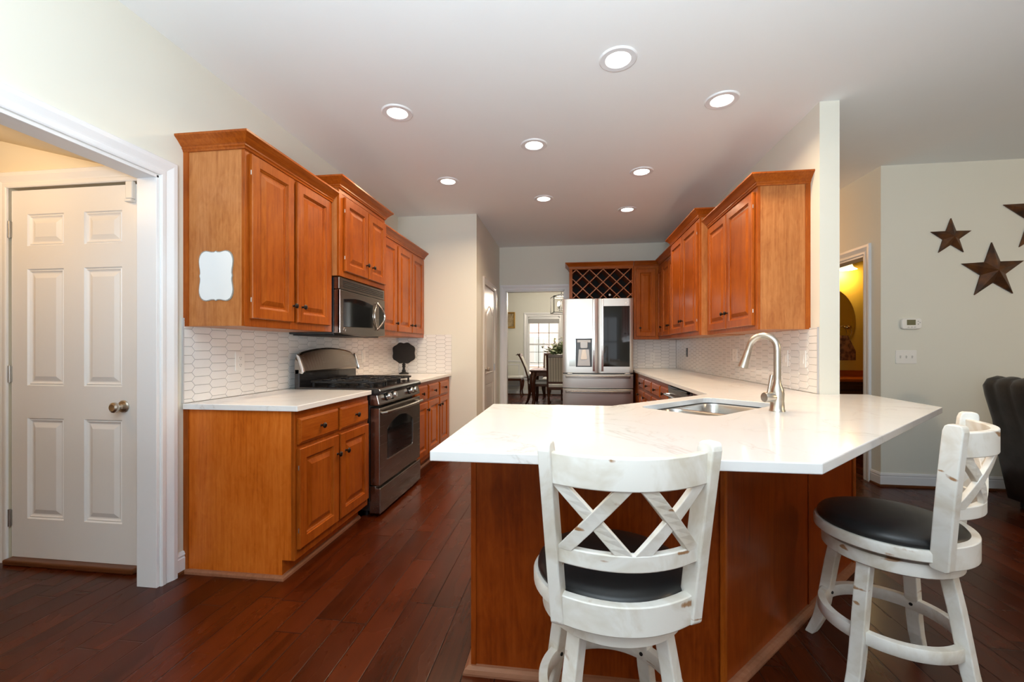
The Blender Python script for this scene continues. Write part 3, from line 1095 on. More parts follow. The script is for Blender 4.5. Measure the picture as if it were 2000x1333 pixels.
# cooktop: bullnosed black tray
m = MB()
m.prism([(0.09, 0.900), (fr - 0.015, 0.872), (fr + 0.004, 0.885), (fr + 0.006, 0.905), (fr - 0.004, 0.920), (fr - 0.03, 0.926), (0.09, 0.926)], -0.002, RW + 0.002, 'x')
m.build('cooktop', 'black_enamel', rg, 0.004)
# grates
for gx0, gx1 in ((0.05, 0.27), (0.29, 0.55), (0.57, RW - 0.05)):
    g = MB()
    gy0, gy1, gz = 0.14, fr - 0.06, 0.962
    R = RECT(0.012, 0.014)
    loop = round_rect(gx0, gy0, gx1, gy1, 0.04, 4)
    g.sweep([(x, y, gz) for x, y in loop], R, closed=True)
    cxg = (gx0 + gx1) / 2
    cyg = (gy0 + gy1) / 2
    g.sweep([(gx0, cyg, gz), (gx1, cyg, gz)], R)
    for by in ((gy0 * 3 + gy1) / 4, (gy0 + gy1 * 3) / 4):
        ring = arc(cxg, by, 0.075, 0, 2 * PI, 20)[:-1]
        g.sweep([(x, y, gz + 0.004) for x, y in ring], R, closed=True)
        for k in range(4):
            a = PI / 4 + k * PI / 2
            g.sweep([(cxg + 0.025 * math.cos(a), by + 0.025 * math.sin(a), gz + 0.006), (cxg + 0.12 * math.cos(a), by + 0.13 * math.sin(a), gz - 0.006)], R)
    for x in (gx0 + 0.01, gx1 - 0.01):
        for y in (gy0 + 0.03, gy1 - 0.03):
            g.box(x - 0.007, x + 0.007, y - 0.007, y + 0.007, 0.925, gz)
    g.build('grate', 'black_iron', rg, 0.002)
for gx in (0.16, 0.42, RW - 0.16):
    for by in (0.27, 0.505):
        b = MB().lathe([(0.05, 0.925), (0.05, 0.931), (0.034, 0.936), (0.034, 0.944), (0.030, 0.948), (0.0, 0.949)], (gx, by, 0), 'z', 20)
        b.build('burner', 'black_iron', rg)
# control panel (slanted) with knobs
m = MB()
m.prism([(fr - 0.085, 0.800), (fr - 0.005, 0.800), (fr - 0.002, 0.812), (fr - 0.022, 0.892), (fr - 0.085, 0.900)], 0.0, RW, 'x')
cp = m.build('control_panel', 'steel_range', rg, 0.006)
sl = math.atan2(0.020, 0.080)
for Y_ in (3.052, 3.158, 3.511, 3.598):
    x = RY1 - Y_
    zz = 0.852
    base = Vector((x, fr - 0.012, zz))
    Rm = Matrix.Rotation(-sl, 3, 'X').inverted() @ Matrix(((1, 0, 0), (0, 0, 1), (0, -1, 0)))
    MB().lathe([(0.0, 0.0), (0.031, 0.0), (0.031, 0.005), (0.026, 0.007)], base, Rm, 24).build('knob_ring', 'black_iron', cp)
    k = MB().lathe([(0.0, 0.004), (0.025, 0.004), (0.024, 0.03), (0.021, 0.037), (0.0, 0.038)], base, Rm, 24)
    k.build('knob', 'steel_bright', cp)
# oven door
m = MB()
m.box(0.004, RW - 0.004, fr - 0.075, fr, 0.226, 0.782)
od = m.build('oven_door', 'steel_range', rg, 0.006)
wx0, wx1, wz0, wz1 = RY1 - 3.552, RY1 - 3.046, 0.392, 0.66
pts = [(wx0, wz0), (wx1, wz0), (wx1, wz1 - 0.05)]
for k in range(13):
    u = k / 12
    pts.append((wx1 + (wx0 - wx1) * u, wz1 - 0.045 + 0.07 * math.sin(PI * u) ** 0.8))
pts.append((wx0, wz1 - 0.05))
MB().prism(pts, fr - 0.002, fr + 0.003, 'y').build('oven_window', 'black_glass', od, 0.001)
m = MB()
m.sweep([(wx1 + 0.006, fr + 0.004, wz0 - 0.006), (wx0 + 0.012, fr + 0.004, wz0 - 0.006), (wx0 - 0.002, fr + 0.004, wz0 + 0.01), (wx0 - 0.005, fr + 0.004, wz1 - 0.06)], RECT(0.006, 0.007), up=(0, 1, 0))
m.build('window_trim', 'steel_bright', od)
m = MB()
hp = [(0.045, fr - 0.002, 0.742)] + [(0.05 + (RW - 0.1) * k / 16, fr + 0.034 + 0.018 * math.sin(PI * k / 16), 0.748) for k in range(17)] + [(RW - 0.045, fr - 0.002, 0.742)]
m.tube(hp, 0.0125, 10)
m.build('oven_handle', 'steel_range', od)
# storage drawer
m = MB()
m.box(0.004, RW - 0.004, fr - 0.08, fr + 0.004, 0.024, 0.208)
m.box(0.004, RW - 0.004, fr - 0.085, fr - 0.03, 0.20, 0.222)
m.build('storage_drawer', 'steel_range', rg, 0.005)
# back guard
m = MB()
bz = 0.905
m.box(0.0, RW, 0.055, 0.095, bz, 1.06)
m.build('backguard_base', 'black_enamel', rg, 0.006)
rings = []
for k in range(25):
    u = k / 24
    x = 0.0 + RW * u
    e = 1 - abs(2 * u - 1) ** 5
    top = 1.172 + 0.046 * (1 - abs(2 * u - 1) ** 2) - 0.045 * max(0, abs(2 * u - 1) - 0.86) / 0.14 * max(0, abs(2 * u - 1) - 0.86) / 0.14
    rings.append([(x, 0.055, 1.02), (x, 0.115, 1.03), (x, 0.118, 1.045), (x, 0.082, top - 0.012), (x, 0.072, top), (x, 0.055, top)])
g = MB().loft(rings).build('backguard', 'steel_range', rg, 0.002)
for x0_, x1_ in ((-0.004, 0.012), (RW - 0.018, RW + 0.004)):
    MB().prism([(0.10, 1.025), (0.122, 1.022), (0.131, 1.035), (0.127, 1.06), (0.092, 1.160), (0.080, 1.172), (0.066, 1.166), (0.108, 1.05)], x0_, x1_, 'x').build('end_cap', 'steel_bright', g, 0.006)
# clock display on the slanted face
m = MB()
ya = lambda z: 0.1195 - (z - 1.045) * 0.36
q = [(RY1 - 3.50, 1.115), (RY1 - 3.26, 1.115), (RY1 - 3.25, 1.18), (RY1 - 3.49, 1.18)]
m.add([(x, ya(z) + 0.004, z) for x, z in q] + [(x, ya(z) - 0.01, z) for x, z in q], [(0, 1, 2, 3), (7, 6, 5, 4), (0, 4, 5, 1), (1, 5, 6, 2), (2, 6, 7, 3), (3, 7, 4, 0)])
m.build('clock_display', 'black_glass', g)

# ================================================================== MICROWAVE
MY1, MW = 3.700, 0.775
mw = thing('microwave', 'stainless over-the-range microwave with a bowed handle', 'microwave', (XL + 0.012, MY1, 0), -PI / 2)
fy = -1.652 - (XL + 0.012)
MB().box(0, MW, 0, fy - 0.045, 1.318, 1.734).build('body', 'black_enamel', mw, 0.003)
MB().box(0.02, MW - 0.02, 0.02, fy - 0.05, 1.308, 1.3185).build('underside_filter', 'black_iron', mw)
m = MB()
m.box(0, MW, fy - 0.045, fy, 1.648, 1.736)
gr = m.build('vent_panel', 'steel_range', mw, 0.004)
for k in range(4):
    z = 1.668 + k * 0.014
    MB().box(0.03, MW - 0.055, fy - 0.003, fy + 0.002, z, z + 0.006).build('vent_slot', 'black_iron', gr)
rings = []
for k in range(13):
    u = k / 12
    x = MW * u
    bz_ = 1.325 - 0.014 * math.sin(PI * u)
    yy = fy + 0.004
    rings.append([(x, fy - 0.045, bz_), (x, yy, bz_), (x, yy, 1.644), (x, fy - 0.045, 1.644)])
md = MB().loft(rings).build('door', 'steel_range', mw, 0.004)
q = [(0.245, 1.385), (MW - 0.055, 1.372)] + [(MW - 0.055, 1.578)] + [(MW - 0.055 + (0.245 - MW + 0.055) * k / 8, 1.578 + 0.022 * math.sin(PI * k / 8)) for k in range(1, 8)] + [(0.245, 1.578)]
MB().prism(q, fy, fy + 0.007, 'y').build('door_window', 'black_glass', md, 0.002)
MB().prism(round_rect(0.022, 1.385, 0.115, 1.578, 0.012), fy, fy + 0.006, 'y').build('keypad', 'black_glass', md)
# bowed handle: a lens-shaped bow
pp = [(0.175 + 0.055 * math.cos(PI * (u - 0.5)) * -1, fy + 0.012 + 0.045 * math.sin(PI * u), 1.372 + 0.232 * u) for u in [k / 14 for k in range(15)]]
hm = MB().sweep(pp, RECT(0.016, 0.012), up=(0, 1, 0))
pp = [(0.165 + 0.065 * math.sin(PI * u), fy + 0.010 + 0.004 * math.sin(PI * u), 1.372 + 0.232 * u) for u in [k / 14 for k in range(15)]]
hm.sweep(pp, RECT(0.010, 0.008), up=(0, 1, 0))
hm.build('door_handle', 'steel_bright', md, 0.002)
MB().box(MW - 0.016, MW, fy - 0.012, fy + 0.006, 1.326, 1.644).build('door_edge', 'steel_bright', md, 0.003)
bd = MB().lathe([(0.0, 0.0), (0.015, 0.0), (0.015, 0.003), (0.0125, 0.004), (0.012, 0.003), (0.0, 0.003)], (MW - 0.068, fy + 0.003, 1.352), 'y', 20).build('round_emblem', 'steel_bright', md)
em = MB()
ra = [(MW - 0.068 + 0.009 * math.cos(a) * (0.55 + 0.45 * math.cos(2 * a) ** 2), fy + 0.0068, 1.352 + 0.009 * math.sin(a)) for a in [k * 2 * PI / 20 for k in range(20)]]
em.sweep(ra, RECT(0.0016, 0.0012), up=(0, 1, 0), closed=True)
em.build('monogram', 'black_iron', bd)

# ================================================================== REFRIGERATOR
FX = 0.407
fg = thing('refrigerator', 'stainless four-door refrigerator with ice dispenser and black glass door panel', 'refrigerator', (FX, 6.70, 0), PI)
hw = 0.478
fdY = 6.70 - 5.99
L_ = lambda X_: FX - X_
MB().box(-hw + 0.004, hw - 0.004, 0.0, fdY - 0.075, 0.03, 1.885).build('cabinet_body', 'black_gloss_plastic', fg, 0.004)
ft = MB()
for x in (-0.4, 0.4):
    for y in (0.08, fdY - 0.15):
        ft.lathe([(0.022, 0), (0.022, 0.031)], (x, y, 0), 'z', 12)
ft.build('feet', 'black_iron', fg)


def bow_panel(x0, x1, z0, z1, name, parent, bow=0.012, mat='steel_fridge', n=14):
    rings = []
    for k in range(n + 1):
        u = k / n
        x = x0 + (x1 - x0) * u
        e = 0.012 if k in (0, n) else 0.0
        yy = fdY - 0.012 + bow * (1 - (x / hw) ** 2) - e
        rings.append([(x, fdY - 0.07, z0), (x, yy - 0.006, z0), (x, yy, z0 + 0.006), (x, yy, z1 - 0.006), (x, yy - 0.006, z1), (x, fdY - 0.07, z1)])
    return MB().loft(rings, smooth=True).build(name, mat, parent)


yb = lambda x: fdY - 0.012 + 0.012 * (1 - (x / hw) ** 2)
gap = L_(0.412)
dl = bow_panel(gap + 0.003, hw, 0.872, 1.905, 'left_door', fg)      # picture-left door holds the dispenser
dr = bow_panel(-hw, gap - 0.003, 0.872, 1.905, 'right_door', fg)
dw1 = bow_panel(-hw, hw, 0.664, 0.856, 'upper_drawer', fg)
dw2 = bow_panel(-hw, hw, 0.05, 0.652, 'freezer_drawer', fg)
for d_, zt in ((dw1, 0.822), (dw2, 0.612)):
    pth = [(-0.432 + 0.864 * k / 16, yb(-0.432 + 0.864 * k / 16) + 0.026 + 0.012 * math.sin(PI * k / 16), zt) for k in range(17)]
    hm = MB()
    hm.sweep([(pth[0][0] - 0.002, pth[0][1] - 0.035, zt)] + pth + [(pth[-1][0] + 0.002, pth[-1][1] - 0.035, zt)], RECT(0.016, 0.034), up=(0, 0, 1))
    hm.build('drawer_handle', 'steel_range', d_, 0.006)
for d_, X_ in ((dl, 0.352), (dr, 0.468)):
    x = L_(X_)
    hm = MB()
    pth = [(x, yb(x) - 0.004, 0.90)] + [(x, yb(x) + 0.022 + 0.022 * math.sin(PI * k / 14), 0.905 + 0.985 * k / 14) for k in range(15)] + [(x, yb(x) - 0.004, 1.895)]
    hm.sweep(pth, RECT(0.03, 0.014), up=(0, 1, 0))
    hm.build('door_handle', 'steel_bright', d_, 0.005)
# glass panel
gx0, gx1 = L_(0.838), L_(0.482)
m = MB()
rings = []
for k in range(9):
    x = gx0 + (gx1 - gx0) * k / 8
    rings.append([(x, yb(x) - 0.02, 0.963), (x, yb(x) + 0.004, 0.963), (x, yb(x) + 0.004, 1.796), (x, yb(x) - 0.02, 1.796)])
m.loft(rings)
m.build('glass_panel', 'black_glass', dr, 0.002)
bg = MB().lathe([(0.0, 0.0), (0.009, 0.0), (0.009, 0.002), (0.0, 0.002)], (L_(0.785), yb(L_(0.785)) + 0.0, 1.838), 'y', 16).build('round_emblem', 'plastic_white', dr)
MB().box(L_(0.825), L_(0.80), yb(L_(0.81)) - 0.002, yb(L_(0.81)) + 0.0018, 1.833, 1.843).build('nameplate', 'steel_hinge', dr)
# dispenser: framed recess with paddle and tray
ex0, ex1 = L_(0.330), L_(0.108)
yf = yb((ex0 + ex1) / 2) + 0.006
m = MB()
for a0, a1, z0_, z1_ in ((ex0, ex0 + 0.012, 0.965, 1.35), (ex1 - 0.012, ex1, 0.965, 1.35), (ex0, ex1, 1.335, 1.35), (ex0, ex1, 0.958, 0.972)):
    m.box(a0, a1, yf - 0.03, yf + 0.003, z0_, z1_)
ds = m.build('dispenser_frame', 'black_gloss_plastic', dl, 0.002)
MB().box(ex0 + 0.01, ex1 - 0.01, yf - 0.03, yf - 0.002, 0.97, 1.34).build('dispenser_recess', 'black_gloss_plastic', ds)
MB().box(ex0 + 0.02, ex1 - 0.02, yf - 0.01, yf + 0.004, 1.295, 1.33).build('control_strip', 'dispenser_grey', ds, 0.002)
cxd = (ex0 + ex1) / 2
MB().prism([(cxd - 0.052, 1.31), (cxd + 0.052, 1.31), (cxd + 0.05, 1.23), (cxd + 0.04, 1.215), (cxd - 0.04, 1.215), (cxd - 0.05, 1.23)], yf - 0.01, yf + 0.016, 'y').build('spout_housing', 'dispenser_grey', ds, 0.004)
MB().prism([(cxd - 0.022, 1.20), (cxd + 0.022, 1.20), (cxd + 0.045, 1.075), (cxd + 0.035, 1.06), (cxd - 0.035, 1.06), (cxd - 0.045, 1.075)], yf - 0.008, yf + 0.010, 'y').build('paddle', 'plastic_white', ds, 0.003)
MB().prism([(ex0 + 0.025, 0.974), (ex1 - 0.025, 0.974), (ex1 - 0.042, 1.20), (ex0 + 0.042, 1.20)], yf - 0.012, yf - 0.0005, 'y').build('splash_plate', 'dispenser_grey', ds)
MB().prism(round_rect(ex1 + 0.003, 0.966, L_(0.018), 1.348, 0.006), yf - 0.02, yf - 0.001, 'y').build('display_panel', 'dispenser_panel', dl)
for xx in (-0.40, 0.38):
    MB().box(xx - 0.035, xx + 0.035, fdY - 0.06, fdY - 0.006, 0.857, 0.871).build('hinge_cover', 'steel_hinge', fg, 0.003)

# ================================================================== RIGHT BASE RUN
RF = 0.93
RB0, RB1 = 2.98, 6.02
t = thing('base_cabinet', 'base cabinet with three small drawers under the right-hand counter by the refrigerator', 'cabinet', (XR - 0.012, 4.065, 0), PI / 2, 'base cabinets')
dpr = XR - 0.012 - RF
w = BACK_Y - 0.004 - 4.065
MB().prism([(0, 0.0), (dpr - 0.07, 0.0), (dpr - 0.07, 0.10), (dpr, 0.10), (dpr, 0.883), (0, 0.883)], 0, w, 'x').build('carcass', 'maple_z', t, 0.0015)
for a, b in ((4.085, 4.40), (4.44, 4.85), (4.89, 5.30), (5.34, 5.70)):
    cab_drawer(t, a - 4.065, 0.715, b - a, 0.125, dpr)
    cab_door(t, a - 4.065, 0.15, b - a, 0.53, dpr, (b - 4.065 - 0.03, 0.62))
dwm = thing('dishwasher', 'dishwasher with a bar handle under the right-hand counter', 'dishwasher', (XR - 0.012, 3.43, 0), PI / 2)
MB().box(0.0, 0.63, 0.0, dpr - 0.03, 0.05, 0.875).build('tub', 'black_enamel', dwm)
ft = MB().box(0.02, 0.61, 0.05, dpr - 0.1, 0.0, 0.051).build('toe_panel', 'black_iron', dwm)
dd = MB().box(0.004, 0.626, dpr - 0.03, dpr + 0.022, 0.12, 0.872).build('door', 'steel_range', dwm, 0.004)
MB().box(0.004, 0.626, dpr + 0.0, dpr + 0.024, 0.855, 0.875).build('control_strip', 'black_glass', dd)
hm = MB()
hm.tube([(0.05, dpr + 0.02, 0.80), (0.05, dpr + 0.062, 0.80), (0.58, dpr + 0.062, 0.80), (0.58, dpr + 0.02, 0.80)], 0.011, 10)
hm.build('door_handle', 'steel_bright', dd)

# ================================================================== PENINSULA
PF = [(-0.36, 2.232), (-0.36, 1.570), (0.530, 1.570), (1.580, 2.612), (1.617, 2.99), (1.617, 3.42), (0.945, 3.42), (0.945, 2.95), (0.225, 2.232)]
pn = thing('peninsula_cabinet', 'angled wood-panelled peninsula cabinet under the big white counter', 'cabinet', (0.4, 2.2, 0), 0, None, True)
SKH = 0.60
m = MB()
m.prism(PF, 0.0, SKH, 'z')


def inset_poly(poly, d):
    n = len(poly)
    out = []
    for i in range(n):
        a, b, c_ = Vector(poly[i - 1]), Vector(poly[i]), Vector(poly[(i + 1) % n])
        d1, d2 = (b - a).normalized(), (c_ - b).normalized()
        n1, n2 = Vector((-d1.y, d1.x)), Vector((-d2.y, d2.x))
        mv = (n1 + n2) / (1 + n1.dot(n2))
        out.append(tuple(b + mv * d))
    return out


# hollow top so that the sink bowls hang free inside
PI_ = inset_poly(PF, 0.02)
n_ = len(PF)
m.add([(x, y, SKH) for x, y in PF] + [(x, y, SKH) for x, y in PI_] + [(x, y, 0.883) for x, y in PF] + [(x, y, 0.883) for x, y in PI_],
      [f_ for i in range(n_) for f_ in ((i, (i + 1) % n_, 2 * n_ + (i + 1) % n_, 2 * n_ + i), (n_ + (i + 1) % n_, n_ + i, 3 * n_ + i, 3 * n_ + (i + 1) % n_), (2 * n_ + i, 2 * n_ + (i + 1) % n_, 3 * n_ + (i + 1) % n_, 3 * n_ + i))])
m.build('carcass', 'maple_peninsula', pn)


def strip(p, q, w_, z0_, z1_, name, mat='maple_z', th=0.012):
    d = (Vector(q) - Vector(p)).normalized()
    nn = Vector((d.y, -d.x))
    a = Vector(p)
    b = a + d * w_
    MB().prism([tuple(a), tuple(b), tuple(b + nn * th), tuple(a + nn * th)], z0_, z1_, 'z').build(name, mat, pn, 0.004)


d45 = (Vector(PF[3]) - Vector(PF[2])).normalized()
strip(PF[1], PF[2], 0.02, 0.02, 0.883, 'corner_trim', 'maple_peninsula', 0.004)
strip((PF[2][0] - 0.008, PF[2][1]), (9, PF[2][1]), 0.014, 0.02, 0.883, 'corner_trim')
strip(PF[2], PF[3], 0.02, 0.02, 0.883, 'corner_trim')
mid_ = Vector(PF[2]) + d45 * 0.80
strip(tuple(mid_), PF[3], 0.018, 0.02, 0.883, 'seam_batten', 'maple_peninsula', 0.005)
e_ = Vector(PF[3]) - d45 * 0.03
strip(tuple(e_), PF[3], 0.03, 0.02, 0.883, 'corner_trim')
SHOE2 = [(0.0, 0.0), (0.026, 0.0), (0.026, 0.008), (0.021, 0.02), (0.010, 0.028), (0.0, 0.03)]
MB().edge_sweep([PF[0], PF[1], PF[2], PF[3], PF[4]], SHOE2, 0, 1).build('shoe_molding', 'maple_shoe', pn)
# sink doors on the diagonal kitchen side
dg0, dg1 = Vector(PF[7]), Vector(PF[8])
ang = math.atan2((dg1 - dg0).y, (dg1 - dg0).x)

# countertop with the sink cut-out
SKC = Vector((0.735, 2.345))
su, sv = Vector((math.sqrt(.5), math.sqrt(.5))), Vector((-math.sqrt(.5), math.sqrt(.5)))
SL, SWd = 0.350, 0.200
hole = [SKC + su * x + sv * y for x, y in round_rect(-SL, -SWd, SL, SWd, 0.075, 6)]
outer = [Vector(p) for p in [(-0.397, 1.197), (0.652, 1.197), (1.878, 2.425), (1.925, 3.045), (1.7475, 3.045), (1.7475, 3.017), (1.613, 3.017), (1.613, 6.71), (0.905, 6.71), (0.905, 2.93), (0.222, 2.262), (-0.397, 2.262)]]
tris = tessellate_polygon([[p.to_3d() for p in outer], [p.to_3d() for p in hole]])
allp = outer + hole
m = MB()
zt, zb_ = CT, 0.8842
n1, n2 = len(outer), len(hole)
vs = [(p.x, p.y, zt) for p in allp] + [(p.x, p.y, zb_) for p in allp]
N = n1 + n2
fs = [tuple(t_) for t_ in tris] + [(a + N, c_ + N, b + N) for a, b, c_ in tris]
fs += [(i, (i + 1) % n1, N + (i + 1) % n1, N + i) for i in range(n1)]
fs += [(n1 + i, n1 + (i + 1) % n2, N + n1 + (i + 1) % n2, N + n1 + i) for i in range(n2)]
m.add(vs, fs)
tag(m.build('countertop', 'quartz', None, 0.003), 'large white quartz counter with the sink and a bar overhang', 'countertop')

# sink
sk = thing('kitchen_sink', 'stainless double-bowl sink set into the corner of the big counter', 'sink', (SKC.x, SKC.y, 0), PI / 4)
B1 = round_rect(-SL + 0.012, -SWd + 0.010, -0.045, SWd - 0.010, 0.07, 6)
B2 = round_rect(-0.020, -SWd + 0.010, SL - 0.012, SWd - 0.010, 0.07, 6)
fo = round_rect(-SL - 0.015, -SWd - 0.015, SL + 0.015, SWd + 0.015, 0.08, 6)
tr = tessellate_polygon([[Vector((*p, 0)) for p in fo], [Vector((*p, 0)) for p in B1], [Vector((*p, 0)) for p in B2]])
m = MB()
ap = fo + B1 + B2
m.add([(x, y, 0.8815) for x, y in ap], [tuple(t_) for t_ in tr])
m.build('flange', 'steel_sink', sk)


def shrink(poly, k):
    cx_ = sum(p[0] for p in poly) / len(poly)
    cy_ = sum(p[1] for p in poly) / len(poly)
    return [(cx_ + (p[0] - cx_) * k, cy_ + (p[1] - cy_) * k) for p in poly], (cx_, cy_)


for B in (B1, B2):
    rings = []
    for k, z in ((1.0, 0.8815), (0.985, 0.874), (0.965, 0.78), (0.94, 0.72), (0.88, 0.698), (0.75, 0.690), (0.2, 0.686)):
        pl, cc = shrink(B, k)
        rings.append([(x, y, z) for x, y in pl])
    m = MB().loft(rings, True, False, True, True)
    bo = m.build('bowl', 'steel_sink', sk, angle=60)
    MB().lathe([(0.0, 0.0), (0.044, 0.0), (0.042, 0.004), (0.034, 0.002), (0.0, 0.001)], (cc[0], cc[1], 0.687), 'z', 20).build('drain', 'steel_bright', bo)

# faucet
fb = Vector((0.985, 2.175))
fa = thing('kitchen_faucet', 'brushed nickel gooseneck pull-down faucet behind the sink', 'faucet', (fb.x, fb.y, CT), math.radians(135))   # local +x points over the sink
MB().lathe([(0.0, 0.0), (0.034, 0.0), (0.034, 0.004), (0.031, 0.008), (0.029, 0.05), (0.030, 0.085), (0.027, 0.105), (0.019, 0.125), (0.016, 0.14), (0.0155, 0.15)], (0, 0, 0), 'z', 28).build('base', 'nickel', fa)
pth = [(0, 0, 0.14), (0, 0, 0.20), (0, 0, 0.285)]
RR = 0.063
for k in range(1, 19):
    a = PI - (PI * 0.93) * k / 18
    pth.append((RR + RR * math.cos(a), 0, 0.296 + RR * math.sin(a)))
d_ = (Vector(pth[-1]) - Vector(pth[-2])).normalized()
pth.append(tuple(Vector(pth[-1]) + d_ * 0.03))
MB().tube(pth, 0.0155, 16, up=(0, 1, 0)).build('spout', 'nickel', fa)
e0 = Vector(pth[-1])
hd = MB().tube([e0 - d_ * 0.006, e0 + d_ * 0.004, e0 + d_ * 0.03, e0 + d_ * 0.080, e0 + d_ * 0.083], [0.0165, 0.0175, 0.0185, 0.024, 0.0215], 18, up=(0, 1, 0)).build('spray_head', 'nickel', fa)
MB().box(e0.x + 0.014, e0.x + 0.028, -0.007, 0.007, e0.z - 0.055, e0.z - 0.03).build('spray_button', 'black_gloss_plastic', hd, 0.003)
# side lever: stub and stick handle
LM = Matrix.Rotation(math.radians(62), 4, 'Z')
m = MB(LM)
m.lathe([(0.0, 0.0), (0.023, 0.0), (0.0245, 0.012), (0.0245, 0.046), (0.022, 0.052), (0.0, 0.053)], (0.018, 0, 0.066), 'x', 20)
lv = m.build('lever_hub', 'nickel', fa)
m = MB(LM)
m.tube([(0.050, 0, 0.072), (0.046, 0.004, 0.11), (0.036, 0.008, 0.172)], [0.0075, 0.0065, 0.0085], 12, up=(1, 0, 0))
m.build('lever', 'nickel', lv)

# ================================================================== BAR STOOLS
def make_stool(name, label, loc, rot, base_rot):
    """back at local -y; base_rot turns the legs under the swivel seat"""
    t = thing(name, label, 'bar stool', loc, rot, 'swivel counter stools')
    W = 'chalk_paint'
    fr_ = MB().lathe([(0.185, 0.516), (0.222, 0.516), (0.228, 0.521), (0.229, 0.548), (0.224, 0.556), (0.19, 0.556)], seg=56)
    fr_.lathe([(0.0, 0.519), (0.19, 0.519), (0.19, 0.55), (0.0, 0.55)], seg=40)
    fr_.build('seat_frame', W, t)
    MB().lathe([(0.0, 0.551), (0.212, 0.553), (0.2165, 0.562), (0.2145, 0.576), (0.204, 0.588), (0.178, 0.597), (0.12, 0.604), (0.06, 0.606), (0.0, 0.607)], seg=56).build('seat_cushion', 'vinyl_black', t)
    MB().lathe([(0.0, 0.498), (0.15, 0.498), (0.15, 0.517), (0.0, 0.517)], seg=32).build('swivel_plate', 'black_iron', t)
    MB().lathe([(0.12, 0.452), (0.196, 0.452), (0.202, 0.457), (0.203, 0.492), (0.198, 0.499), (0.12, 0.499)], seg=56).build('base_ring', W, t)
    for k in range(4):
        a = base_rot + PI / 4 + k * PI / 2
        M = Matrix.Rotation(a, 4, 'Z')
        pts = [(0.150, 0.498), (0.166, 0.44), (0.186, 0.34), (0.202, 0.24), (0.216, 0.15), (0.232, 0.08), (0.254, 0.026), (0.266, 0.0)]
        w_ = 0.043
        rings = []
        for i, (r, z) in enumerate(pts):
            tk = 0.040 if i < 5 else 0.040 - 0.003 * (i - 4)
            rings.append([(r - tk / 2, -w_ / 2, z), (r + tk / 2, -w_ / 2, z), (r + tk / 2, w_ / 2, z), (r - tk / 2, w_ / 2, z)])
        lg = MB(M).loft(rings).build('leg', W, t, 0.004)
        MB(M).lathe([(0.0, 0.0), (0.006, 0.0), (0.006, 0.003), (0.0, 0.003)], (0.1855, 0, 0.205), Matrix(((0, 0, -1), (0, 1, 0), (1, 0, 0))), 12).build('bolt', 'black_iron', lg)
    ring = MB()
    pr = [(0.188, 0.183), (0.212, 0.183), (0.214, 0.186), (0.214, 0.224), (0.212, 0.227), (0.188, 0.227), (0.186, 0.224), (0.186, 0.186)]
    n = 64
    ring.loft([[(r * math.cos(2 * PI * k / n), r * math.sin(2 * PI * k / n), z) for r, z in pr] for k in range(n)] + [[(r, 0, z) for r, z in pr]], True, False, False, True)
    ring.build('foot_ring', W, t, angle=50)
    # back posts
    def post_at(s, z):
        u = (z - 0.505) / 0.47
        return Vector((s * (0.170 + 0.0385 * u), -0.158 - 0.026 * u - 0.010 * u * u, z))
    for s in (-1, 1):
        zs = [0.500, 0.508, 0.60, 0.70, 0.80, 0.90, 0.955, 0.970, 0.976]
        rings = []
        for i, z in enumerate(zs):
            p = post_at(s, z)
            k = {0: 0.75, 1: 1.0, 7: 0.85, 8: 0.55}.get(i, 1.0)
            hx, hy = 0.0165, 0.0265 * k
            ca = math.radians(22) * s
            rings.append([(p.x + a * math.cos(ca) - b * math.sin(ca), p.y + a * math.sin(ca) + b * math.cos(ca), z) for a, b in ((-hx, -hy), (hx, -hy), (hx, hy), (-hx, hy))])
        MB().loft(rings).build('back_post', W, t, 0.004)
    # curved rails
    def rail_pt(u, z, sag):
        a, b = post_at(-1, z), post_at(1, z)
        p = a.lerp(b, (u + 1) / 2)
        p.y -= sag * (1 - u * u)
        return p
    def rail(z0, z1, sag, name, th=0.022, um=0.97):
        rings = []
        nn = 20
        for k in range(nn + 1):
            u = -um + 2 * um * k / nn
            p = rail_pt(u, (z0 + z1) / 2, sag)
            q = rail_pt(u + 0.01, (z0 + z1) / 2, sag) - rail_pt(u - 0.01, (z0 + z1) / 2, sag)
            nrm = Vector((q.y, -q.x, 0)).normalized()
            rings.append([(p.x + nrm.x * o_, p.y + nrm.y * o_, z) for o_, z in ((-th / 2, z0), (th / 2, z0), (th / 2, z1), (-th / 2, z1))])
        return MB().loft(rings, smooth=True).build(name, W, t, 0.003)
    rail(0.872, 0.951, 0.078, 'top_rail')
    rail(0.668, 0.710, 0.068, 'lower_rail')
    ap_ = rail(0.503, 0.578, 0.062, 'seat_back_rail', 0.028)
    # two crossed pairs of slats
    for side_ in (-1, 1):
        for a, b in ((0.90, 0.10), (0.12, 0.86)):
            rings = []
            for k in range(9):
                v_ = k / 8
                z = 0.703 + (0.880 - 0.703) * v_
                u = side_ * (b + (a - b) * v_)
                p = rail_pt(u, z, 0.068 + 0.010 * v_)
                q = rail_pt(u + 0.01, z, 0.07) - rail_pt(u - 0.01, z, 0.07)
                tang = q.normalized()
                nrm = Vector((tang.y, -tang.x, 0)).normalized()
                off = 0.0 if a > b else 0.002
                rings.append([p + tang * c1 + nrm * (c2 + off) for c1, c2 in ((-0.022, -0.008), (0.022, -0.008), (0.022, 0.008), (-0.022, 0.008))])
            MB().loft(rings).build('cross_slat', W, t, 0.002)
    return t


make_stool('counter_stool', 'white distressed swivel stool seen from behind at the front of the peninsula', (0.126, 1.303, 0), YAW, 0.0)
f2 = math.atan2(0.68, -0.73)
make_stool('counter_stool', 'white distressed swivel stool turned side-on at the angled right edge of the counter', (1.185, 1.765, 0), f2 - PI / 2, math.radians(124.7) - f2 - PI / 4 + 0.0)

